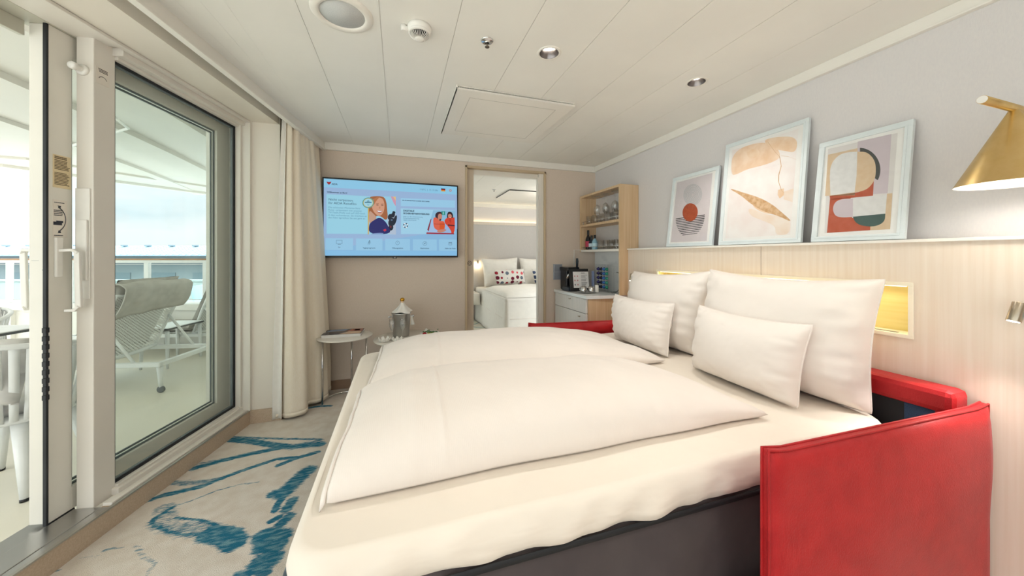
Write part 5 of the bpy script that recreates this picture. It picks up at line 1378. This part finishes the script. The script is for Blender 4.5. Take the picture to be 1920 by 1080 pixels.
# ================================================================== MINIBAR CORNER
CX0, CY0, CY1, CZ = 1.65, 2.80, 3.485, .85
def minibar():
    t = thing('minibar_cabinet', 'low oak cabinet with white drawers and marble top in the corner', 'cabinet', (1.9, 3.1, 0))
    bm = B(); box(bm, CX0 + .018, XR - .002, CY0 + .005, CY1, .06, CZ - .03); box(bm, CX0 + .05, XR - .002, CY0 + .03, CY1, 0, .06); part_label(obj('body', bm, 'oak', t), 'oak carcass')
    for z0, z1, ky in ((.683, CZ - .034, 3.12), (.44, .678, 2.93), (.08, .435, 2.93)):
        bm = B(); box(bm, CX0, CX0 + .018, CY0 + .022, CY1 - .004, z0, z1); d = obj('drawer', bm, mat('drawer_white', '#e2e2df', .5, scale=(80, 80, 3), col2='#eceae6'), t, bevel=.0015); part_label(d, 'white drawer front')
        zk = z1 - .035 if z1 < .7 else .79
        bm = B(); tube(bm, [(CX0, ky, zk), (CX0 - .014, ky, zk)], .004, 10); tube(bm, [(CX0 - .014, ky - .014, zk), (CX0 - .014, ky + .014, zk)], .005, 10); obj('knob', bm, 'nickel', d)
    bm = B(); prism(bm, [(CX0 - .01, CY0 - .005), (XR - .002, 2.745), (XR - .002, CY1 + .01), (CX0 - .01, CY1 + .01)], CZ - .03, CZ); part_label(obj('worktop', bm, 'marble', t, bevel=.002), 'white marble top')
    u = thing('wall_shelf_unit', 'tall oak shelf unit holding glasses above the minibar', 'shelf', (2.05, 3.1, CZ))
    X0 = 1.96; y0, y1, zt_ = 2.757, 3.485, 1.895
    bm = B(); box(bm, X0, XR - .002, y0 - .022, y0, CZ, zt_); obj('side_panel', bm, 'oak', u, bevel=.001)
    bm = B(); box(bm, X0, XR - .002, y1 - .022, y1, 1.265, zt_); obj('side_panel', bm, 'oak', u, bevel=.001)
    bm = B(); box(bm, X0, XR - .002, y0, y1 - .022, zt_ - .022, zt_); obj('top_panel', bm, 'oak', u)
    for z in (1.545, 1.265):
        bm = B(); box(bm, X0 + .002, XR - .012, y0, y1 - .022, z, z + .024); sh = obj('shelf', bm, 'oak' if z > 1.4 else 'trim', u)
        bm = B(); tube(bm, [(X0 + .012, y0, z + .055), (X0 + .012, y1 - .022, z + .055)], .0025, 6); tube(bm, [(X0 + .012, y1 - .06, z + .02), (X0 + .012, y1 - .06, z + .055)], .004, 6); tube(bm, [(X0 + .012, y0 + .05, z + .02), (X0 + .012, y0 + .05, z + .055)], .004, 6); obj('guard_rail', bm, 'chrome', sh)
    bm = B(); box(bm, XR - .012, XR - .003, y0, y1 - .022, 1.285, zt_ - .022); obj('back_panel', bm, mat('shelf_back', '#d8d4d2', .6), u)
    bm = B(); box(bm, XR - .014, XR - .003, y0, CY1, CZ, 1.265); s = obj('splashback', bm, 'marble', u); part_label(s, 'pale marble splashback')
    for k in range(3):
        bm = B(); box(bm, X0 + .02, XR - .02, y0 + .14 + k * .18, y0 + .155 + k * .18, zt_ - .05, zt_ - .022); obj('hanging_rail', bm, 'acryl', u)
    w = thing('wire_stand', 'thin white metal frame standing beside the shelf unit', 'stand', (1.93, 3.44, CZ))
    bm = B(); tube(bm, [(1.95, 3.42, 1.287), (1.878, 3.47, 1.287), (1.878, 3.47, CZ + .005)], .004, 8); tube(bm, [(1.878, 3.47, CZ + .005), (1.95, 3.44, CZ + .005)], .004, 8); obj('rod', bm, 'white', w)
    # glasses
    def wineglass():
        t = thing('wine_glass', 'x', 'glass', group='glasses on the upper shelf')
        bm = B(); lathe(bm, [(0, .001), (.03, .001), (.03, .003), (.005, .007), (.0035, .015), (.0035, .08), (.006, .088), (.024, .105), (.033, .13), (.034, .15), (.027, .19), (.0255, .19), (.0325, .15), (.0315, .13), (.0225, .107), (0, .092)], seg=28)
        obj('glass_body', bm, 'glassd', t, local=True); return t
    def tumbler():
        t = thing('tumbler', 'x', 'glass', group='glasses on the lower shelf')
        bm = B(); lathe(bm, [(0, .001), (.026, .001), (.03, .004), (.034, .095), (.0325, .095), (.0285, .012), (0, .01)], seg=28)
        obj('glass_body', bm, 'glassd', t, local=True); return t
    # hanging stemware upside down
    g = wineglass()
    pos = [(2.02, 2.90), (2.02, 3.06), (2.02, 3.22), (2.10, 2.98), (2.10, 3.16)]
    labs = ['hanging stemmed glass nearest the outer oak side', 'hanging stemmed glass second from the outer oak side', 'hanging stemmed glass farthest from the outer oak side', 'hanging stemmed glass at the back of the rack, nearer one', 'hanging stemmed glass at the back of the rack, farther one']
    for k, (x, y) in enumerate(pos):
        o = g if k == 0 else dup(g, (x, y, 0)); o.location = (x, y, zt_ - .036 + .0); o.scale = (1, 1, -1); o['label'] = labs[k]; o['group'] = 'stemmed glasses hanging in the rack'
    b = tumbler()
    pos = [(2.02, 3.38), (2.02, 3.25), (2.02, 3.12), (2.02, 2.99), (2.02, 2.88), (2.10, 3.3), (2.10, 3.05)]
    words = ['farthest in the front row', 'second from the far end in the front row', 'middle of the front row', 'second from the oak side in the front row', 'nearest the outer oak side', 'farther one of the back row', 'nearer one of the back row']
    for k, (x, y) in enumerate(pos):
        o = b if k == 0 else dup(b, (x, y, 0)); o.location = (x, y, 1.569); o['label'] = 'clear tumbler on the upper shelf, ' + words[k]; o['group'] = 'tumblers on the upper shelf'
    pos = [(2.03, 3.16), (2.03, 3.06), (2.03, 2.96), (2.03, 2.87), (2.10, 3.1), (2.1, 2.92)]
    words = ['beside the bottles', 'second after the bottles', 'third after the bottles', 'nearest the outer oak side', 'back row, farther one', 'back row, nearer one']
    for k, (x, y) in enumerate(pos):
        o = dup(b, (x, y, 1.289)); o['label'] = 'clear tumbler on the lower white shelf, ' + words[k]; o['group'] = 'tumblers on the lower shelf'
    def bottle(x, y, s, c, cn, lab, lc, ln):
        t = thing('wine_bottle', lab, 'bottle', (x, y, 1.289), group='small bottles on the lower shelf')
        bm = B(); lathe(bm, [(0, 0), (.028, 0), (.03, .005), (.03, .11 * s), (.024, .135 * s), (.011, .16 * s), (.01, .2 * s), (.012, .2 * s), (.012, .215 * s), (0, .215 * s)], (x, y, 1.289), 24); obj('glass_body', bm, mat(cn, c, .12), t)
        bm = B(); lathe(bm, [(.0306, .03), (.0308, .035), (.0308, .09 * s), (.0306, .095 * s)], (x, y, 1.289), 24); part_label(obj('paper_label', bm, mat(ln, lc, .6), t), 'printed paper label')
        bm = B(); lathe(bm, [(.0124, .165 * s), (.0126, .2 * s), (.0126, .217 * s), (0, .218 * s)], (x, y, 1.289), 20); obj('cap', bm, 'black', t)
    bottle(2.0, 3.37, 1.0, '#151518', 'bottle_black', 'small dark wine bottle with red and white label on the lower shelf', '#b83a55', 'label_red')
    bottle(2.0, 3.30, .72, '#26303c', 'bottle_slate', 'short bottle with pale label beside the dark wine bottle', '#c9dbe6', 'label_pale')
    bottle(2.0, 3.235, .72, '#8fb9cc', 'bottle_blue', 'short light blue bottle next to the tumblers on the lower shelf', '#c2e0ec', 'label_sky')
    # coffee machine
    t = thing('coffee_machine', 'black capsule coffee machine at the back of the minibar', 'coffee machine', (1.77, 3.4, CZ))
    bm = B(); box(bm, 1.70, 1.80, 3.32, 3.46, CZ + .002, 1.08); obj('body', bm, 'black', t, bevel=.015)
    bm = B(); box(bm, 1.665, 1.755, 3.22, 3.34, CZ + .002, CZ + .045); obj('drip_tray', bm, mat('charcoal_plastic', '#2b3540', .4), t, bevel=.008)
    bm = B(); box(bm, 1.69, 1.80, 3.26, 3.46, 1.06, 1.1); obj('brew_head', bm, 'black', t, bevel=.012)
    bm = B(); tube(bm, [(1.745, 3.3, 1.04), (1.72, 3.3, 1.02), (1.705, 3.3, .98)], .012, 12); obj('spout', bm, 'chrome', t)
    bm = B(); tube(bm, [(1.855, 3.36, 1.09), (1.857, 3.36, 1.16), (1.855, 3.36, 1.195)], [.01, .016, .012], 12); obj('lever', bm, mat('charcoal_plastic', '#2b3540', .4), t, bevel=0)
    bm = B(); box(bm, 1.79, 1.87, 3.33, 3.44, CZ + .002, 1.1); obj('water_tank', bm, mat('tank_dark', '#20262e', .15), t, bevel=.01)
    # menu holder
    t = thing('menu_holder', 'black stand with printed white instruction sheet', 'menu holder', (1.8, 3.16, CZ))
    mx = Matrix.Translation((1.69, 3.2, CZ + .003)) @ Matrix.Rotation(R(-6), 4, 'Z') @ Matrix.Rotation(R(-10), 4, 'X')
    bm = B(); box(bm, 0, .215, 0, .012, 0, .235, 0, mx); obj('stand', bm, 'black', t, bevel=.002)
    bm = B(); box(bm, .04, .212, -.0015, 0, .035, .205, 0, mx); sh = obj('paper_sheet', bm, 'label_p' if 'label_p' in M else mat('sheet_paper', '#e9e7e6', .7), t)
    rn = random.Random(2); bm = B()
    for k in range(20):
        z = .195 - k * .0075
        if k in (3, 8, 13): continue
        box(bm, .128, .2 - rn.uniform(0, .03), -.0022, -.0016, z - .0015, z + .0012, 0, mx)
    for k in range(6): box(bm, .052 + .03 * (k % 2), .064 + .03 * (k % 2), -.0022, -.0016, .06 + .045 * (k // 2), .075 + .045 * (k // 2), 0 if k == 0 else 1, mx)
    obj('sheet_print', bm, [mat('ink_grey', '#6d6d72', .7), mat('ink_rose', '#c98a90', .7)], sh)
    # clear brochure holder
    t = thing('brochure_holder', 'clear acrylic holder beside the printed instruction sheet', 'holder', (1.95, 3.2, CZ))
    bm = B(); box(bm, 1.90, 1.965, 3.19, 3.2, CZ + .002, 1.07); box(bm, 1.955, 1.965, 3.16, 3.2, CZ + .002, 1.07); obj('panel', bm, 'acryl', t)
    bm = B(); box(bm, 1.935, 1.952, 3.165, 3.19, CZ + .03, 1.06); obj('leaflet', bm, mat('leaflet_blue', '#8795b8', .5), t)
    # tray with candle holders and white pot
    c = (1.795, 3.04, CZ)
    t = thing('tray', 'oval metal tray on the marble top', 'tray', c)
    bm = B(); V_ = lathe(bm, [(0, .003), (.085, .003), (.1, .01), (.103, .012), (.1, .013), (.085, .006), (0, .006)], (0, 0, 0), 40)
    for v in V_: v.co = Vector((c[0] + v.co.x * 1.05, c[1] + v.co.y * .75, CZ + v.co.z))
    obj('dish', bm, 'steel', t)
    def cup():
        t = thing('coffee_cup', 'x', 'cup', group='silvery cups on the tray')
        bm = B(); lathe(bm, [(0, .001), (.024, .001), (.028, .01), (.029, .06), (.0275, .06), (.026, .012), (0, .008)], seg=28); obj('bowl', bm, 'chrome', t, local=True)
        bm = B(); tube(bm, [(.028, 0, .048), (.045, 0, .045), (.046, 0, .022), (.028, 0, .018)], .003, 8); obj('handle', bm, 'chrome', t, local=True)
        return t
    cp = cup(); cp.location = (1.745, 3.03, CZ + .007); cp.rotation_euler = (0, 0, 2); cp['label'] = 'shiny metal cup on the tray, nearer the coffee machine'
    dup(cp, (1.815, 3.0, CZ + .007), 2.3, 'shiny metal cup on the tray, next to the white pot')
    pt = thing('sugar_pot', 'small white cylinder pot at the right end of the tray', 'pot', (1.87, 2.99, CZ + .007))
    bm = B(); lathe(bm, [(0, .001), (.018, .001), (.019, .003), (.019, .07), (.017, .072), (.017, .01), (0, .008)], (1.868, 2.985, CZ + .009), 28); obj('pot_body', bm, 'white', pt)
    bm = B(); lathe(bm, [(0, .01), (.0165, .01), (.0165, .066), (0, .066)], (1.868, 2.985, CZ + .009), 20); obj('sachet_fill', bm, 'lining', pt)
    # capsule rack
    t = thing('capsule_rack', 'clear acrylic rack for coffee capsules', 'rack', (2.0, 3.05, CZ))
    ya, yb = 3.19, 2.96
    bm = B(); box(bm, 1.985, 2.075, yb - .06, ya + .02, CZ + .002, CZ + .01)
    for k in range(5):
        y = ya - k * .052 + .012; box(bm, 1.99, 2.05, y - .0015, y + .0015, CZ + .01, 1.135)
    for k in range(2): tube(bm, [(2.03, yb - .02 - .02 * k, CZ + .01), (2.03, yb - .02 - .02 * k, 1.12)], .003, 8)
    obj('frame', bm, 'acryl', t)
    cols = [('#2d2a6b', 'capsule_violet', 'violet'), ('#14182b', 'capsule_black', 'black'), ('#3a6cb8', 'capsule_blue', 'blue'), ('#1f8a6e', 'capsule_green', 'green')]
    rows = ['top', 'second', 'third', 'fourth', 'bottom']
    for ci, (hx, mn, cn) in enumerate(cols):
        y = ya - ci * .052 - .014
        proto = None
        for rI in range(5):
            z = 1.085 - rI * .046
            if proto is None:
                proto = thing('coffee_capsule', '%s coffee capsule, topmost of its column in the clear rack' % cn, 'capsule', (2.0, y, z), group='%s coffee capsules' % cn)
                bm = B(); mx = Matrix.Translation((2.0, y, z)) @ Matrix.Rotation(R(-90), 4, 'Y')
                lathe(bm, [(0, -.012), (.019, -.012), (.019, -.009), (.0165, -.008), (.012, .006), (.009, .01), (0, .011)], mx=mx, seg=18); obj('capsule_body', bm, mat(mn, hx, .25, .2), proto)
            else:
                dup(proto, (2.0, y, z), label='%s coffee capsule, %s row of the clear rack' % (cn, rows[rI]))
    # cable
    bm = B(); pts = [Vector((2.03, 2.97, CZ + .006))] + [Vector((2.04 + .03 * k / 16, 2.93 - .075 * math.cos(R(-80 + 170 * k / 16)), .958 + .098 * math.sin(R(-80 + 170 * k / 16)))) for k in range(17)] + [Vector((2.12, 3.02, 1.05))]
    tube(bm, pts, .0035, 8); tag(obj('power_cable', bm, 'black'), 'black power cable looping beside the capsule rack', 'cable')
minibar()

def light_switch():
    t = thing('light_switch', 'grey double light switch on the wall beside the doorway', 'switch', (1.69, YB, 1.04))
    bm = B(); box(bm, 1.633, 1.742, YB - .008, YB, .955, 1.13); obj('plate', bm, mat('switch_frame', '#a9adb5', .4, .3), t, bevel=.002)
    for z0, z1 in ((1.05, 1.122), (.963, 1.035)):
        bm = B(); box(bm, 1.642, 1.733, YB - .012, YB - .007, z0, z1); obj('rocker', bm, mat('switch_grey', '#9a9fa9', .4, .3), t, bevel=.002)
light_switch()

# ================================================================== BEDROOM BEYOND
def bedroom():
    YF = 6.6; H = 2.25
    bm = B(); box(bm, -1.2, 4.2, YB + .0, YF, -.05, -.001)
    m = mat('bedroom_carpet', '#e2dccd', 1, scale=(5, 5, 5))
    nt = m.node_tree; N = nt.nodes.new; L = nt.links.new; b = nt.nodes['Principled BSDF']
    tc = N('ShaderNodeTexCoord'); ns = N('ShaderNodeTexNoise'); ns.inputs['Scale'].default_value = 1.7; ns.inputs['Detail'].default_value = 1; L(tc.outputs['Object'], ns.inputs['Vector'])
    cr = N('ShaderNodeValToRGB'); e = cr.color_ramp.elements; e[0].position = .47; e[0].color = lin('#e2dccd'); e[1].position = .56; e[1].color = lin('#e2dccd')
    q = e.new(.5); q.color = lin('#4c8791'); q = e.new(.53); q.color = lin('#dfd9ca'); L(ns.outputs['Fac'], cr.inputs[0]); L(cr.outputs[0], b.inputs['Base Color'])
    struct('floor_bedroom', bm, m)
    bm = B(); x = -1.2
    while x < 4.2: box(bm, x + .001, x + .319, YB + .1, YF, H, H + .01); x += .32
    box(bm, -1.2, 4.2, YB + .1, YF, H + .012, H + .03); struct('ceiling_bedroom', bm, 'ceiling')
    bm = B(); box(bm, .2, 4.2, YF, YF + .1, 0, H + .05); struct('wall_bedroom', bm, 'wall_r')
    bm = B(); box(bm, 4.2, 4.3, YB, YF, 0, H + .05); struct('wall_bedroom_side', bm, 'wall_r')
    bm = B(); box(bm, .2, 4.2, YF - .022, YF, 2.185, H); struct('trim_9', bm, 'trim')
    t = thing('headboard', 'tall grey headboard with oak shelf, lit from behind, in the room beyond', 'headboard', (2.2, YF, 0))
    bm = B(); box(bm, .9, 3.9, YF - .07, YF - .001, 0, 1.83); obj('padded_panel', bm, mat('headboard_grey', '#c9c4bf', .9, scale=(30, 30, 30)), t)
    bm = B(); box(bm, .9, 3.9, YF - .085, YF - .03, 1.83, 1.885); obj('shelf_edge', bm, 'wood', t)
    bm = B(); box(bm, .9, 3.9, YF - .028, YF - .018, 1.835, 1.845); obj('light_strip', bm, 'led', t)
    lamp('cove_lamp', 'AREA', (2.2, YF - .02, 1.86), 1.3, (1, .78, .45), t, (R(180), 0, 0), shape='RECTANGLE', size=2.6, size_y=.015)
    lamp('bedroom_fill', 'POINT', (2.4, 5.0, 2.1), 7, (1, .93, .85), None, shadow_soft_size=.15)  # bare fill light added to brighten the bedroom, no fitting
    # vent
    v = thing('air_vent_panel', 'ceiling air panel seen through the doorway, beyond the first room', 'air vent', (2.0, 5.3, H))
    bm = B(); box(bm, 1.62, 2.42, 5.05, 5.85, H - .024, H - .018); obj('panel', bm, 'trim', v)
    bm = B(); box(bm, 1.63, 2.41, 5.06, 5.84, H - .018, H); obj('housing', bm, mat('vent_dark', '#34322e', .7), v)
    # bed
    X0, X1, Y0, Y1, Z = 1.41, 3.1, 4.56, 6.5, .63
    t = thing('bed', 'white covered bed in the room beyond the doorway', 'bed', ((X0+X1)/2, (Y0+Y1)/2, 0))
    bm = B()
    def ringf(z, out):
        return [(X0 - out, Y0 - out), (X1 + out, Y0 - out), (X1 + out, Y1), (X0 - out, Y1)]
    def skirt(a, b):
        P = [Vector((X0, Y1, 0)), Vector((X0, Y0, 0)), Vector((X1, Y0, 0)), Vector((X1, Y1, 0))]
        L = [(P[i+1] - P[i]).length for i in range(3)]; s = a * sum(L); i = 0
        while i < 2 and s > L[i]: s -= L[i]; i += 1
        p = P[i].lerp(P[i+1], s / L[i]); n_ = [Vector((-1, 0, 0)), Vector((0, -1, 0)), Vector((1, 0, 0))][i]
        k = (.008 * math.sin(a * 60) + .008) * (1 - b) + .012 * (1 - b)
        return Vector((p.x, p.y, .01 + (Z - .02) * b)) + n_ * k
    grid(bm, skirt, 160, 10); obj('bed_skirt', bm, 'lining', t, solid=.006)
    bm = B(); box(bm, X0 - .004, X1 + .004, Y0 - .004, Y1, .33, Z); mt = obj('mattress', bm, 'lining', t, bevel=.03)
    bm = B(); grid(bm, lambda a, b: Vector((X0 - .012, Y0 - .012 + (Y1 - Y0) * a, .335 + .01 * b)), 10, 1); grid(bm, lambda a, b: Vector((X0 - .012 + (X1 - X0) * a, Y0 - .012, .335 + .01 * b)), 10, 1); obj('piping', bm, 'cotton', t, solid=.004)
    # duvet
    def dv(a, b):
        x = X0 + .02 + (X1 - X0 - .02) * a; y = Y0 + .02 + 1.35 * b
        h = (1 - abs(2*a - 1) ** 8) ** .5 * (1 - abs(2*b - 1) ** 5) ** .5
        return Vector((x, y, Z + .004 + .11 * h * (.8 + .2 * noise.noise(Vector((x * 3, y * 3, 0))))))
    bm = B(); grid(bm, dv, 60, 50); grid(bm, lambda a, b: Vector((*dv(a, b).xy, Z + .002)), 12, 12)
    tag(obj('duvet', bm, 'lining'), 'white duvet on the bed in the room beyond', 'duvet')
    Yp = 6.42
    pillow('large white pillow on the bed beyond the doorway, left one', ((1.49, Yp, 1.17), (2.22, Yp, 1.19), (2.2, Yp - .1, Z + .01), (1.53, Yp - .1, Z + .01)), .16, 4.4, 'pillows in the room beyond', .04, 'lining')
    pillow('large white pillow on the bed beyond the doorway, right one', ((2.26, Yp, 1.18), (3.0, Yp, 1.18), (2.98, Yp - .1, Z + .01), (2.28, Yp - .1, Z + .01)), .16, 6.4, 'pillows in the room beyond', .04, 'lining')
    M['dots'] = dots_mat()
    pillow('small cushion with red and grey dots on the bed beyond, left one', ((1.64, 6.05, .97), (2.22, 6.05, .975), (2.22, 5.98, .72), (1.68, 5.98, .72)), .1, 2.4, 'dotted cushions in the room beyond', .02, 'dots', 'cushion', 'cushion')
    pillow('small cushion with blue and grey dots at the right edge of the doorway', ((2.38, 6.05, .98), (2.95, 6.05, .975), (2.95, 5.98, .72), (2.42, 5.98, .72)), .1, 7.4, 'dotted cushions in the room beyond', .02, 'dots2', 'cushion', 'cushion')
    n = thing('nightstand', 'low pale bedside cabinet left of the bed beyond the doorway', 'nightstand', (1.15, 6.3, 0))
    bm = B(); box(bm, .95, 1.37, 6.0, 6.5, .35, .55); obj('body', bm, 'trim', n); bm = B(); box(bm, .97, 1.35, 5.985, 6.0, .37, .53); obj('drawer', bm, 'trim', n)
    w = thing('bedside_lamp', 'small warm reading lamp on the headboard beyond the doorway', 'lamp', (1.45, YF - .08, 1.1))
    bm = B(); tube(bm, [(1.44, YF - .12, 1.13), (1.44, YF - .13, 1.07)], .018, 14); obj('head', bm, 'nickel', w); bm = B(); tube(bm, [(1.44, YF - .12, 1.12), (1.44, YF - .06, 1.12)], .006, 8); obj('bracket', bm, 'nickel', w)
    bm = B(); tube(bm, [(1.44, YF - .13, 1.0695), (1.44, YF - .13, 1.068)], .015, 14); obj('lens', bm, 'bulb', w)
    lamp('bedside_light', 'POINT', (1.44, YF - .13, 1.05), .8, (1, .8, .5), w, shadow_soft_size=.01)

def dots_mat():
    for nm, cols in (('dots', ('#a01f33', '#5f6a78', '#6d1230', '#d8606a')), ('dots2', ('#4a5a78', '#7d8794', '#2e3d5c', '#a0a8b4'))):
        m = bpy.data.materials.new('cushion_' + nm); m.use_nodes = True; nt = m.node_tree; N = nt.nodes.new; L = nt.links.new; b = nt.nodes['Principled BSDF']; b.inputs['Roughness'].default_value = .9
        tc = N('ShaderNodeTexCoord'); mp = N('ShaderNodeMapping'); mp.inputs['Scale'].default_value = (11, .001, 11); L(tc.outputs['Object'], mp.inputs[0])
        vo = N('ShaderNodeTexVoronoi'); vo.inputs['Scale'].default_value = 1; vo.inputs['Randomness'].default_value = .35; L(mp.outputs[0], vo.inputs['Vector'])
        lt = N('ShaderNodeMath'); lt.operation = 'LESS_THAN'; lt.inputs[1].default_value = .36; L(vo.outputs['Distance'], lt.inputs[0])
        sp = N('ShaderNodeSeparateColor'); L(vo.outputs['Color'], sp.inputs[0])
        cr = N('ShaderNodeValToRGB'); cr.color_ramp.interpolation = 'CONSTANT'; e = cr.color_ramp.elements
        e[0].position = 0; e[0].color = lin(cols[0]); e[1].position = .3; e[1].color = lin(cols[1]); q = e.new(.55); q.color = lin(cols[2]); q = e.new(.8); q.color = lin(cols[3])
        L(sp.outputs[0], cr.inputs[0])
        mx = N('ShaderNodeMix'); mx.data_type = 'RGBA'; mx.inputs[6].default_value = lin('#e3dfd8'); L(lt.outputs[0], mx.inputs[0]); L(cr.outputs[0], mx.inputs[7]); L(mx.outputs[2], b.inputs['Base Color'])
        M[nm] = m
    return M['dots']
bedroom()
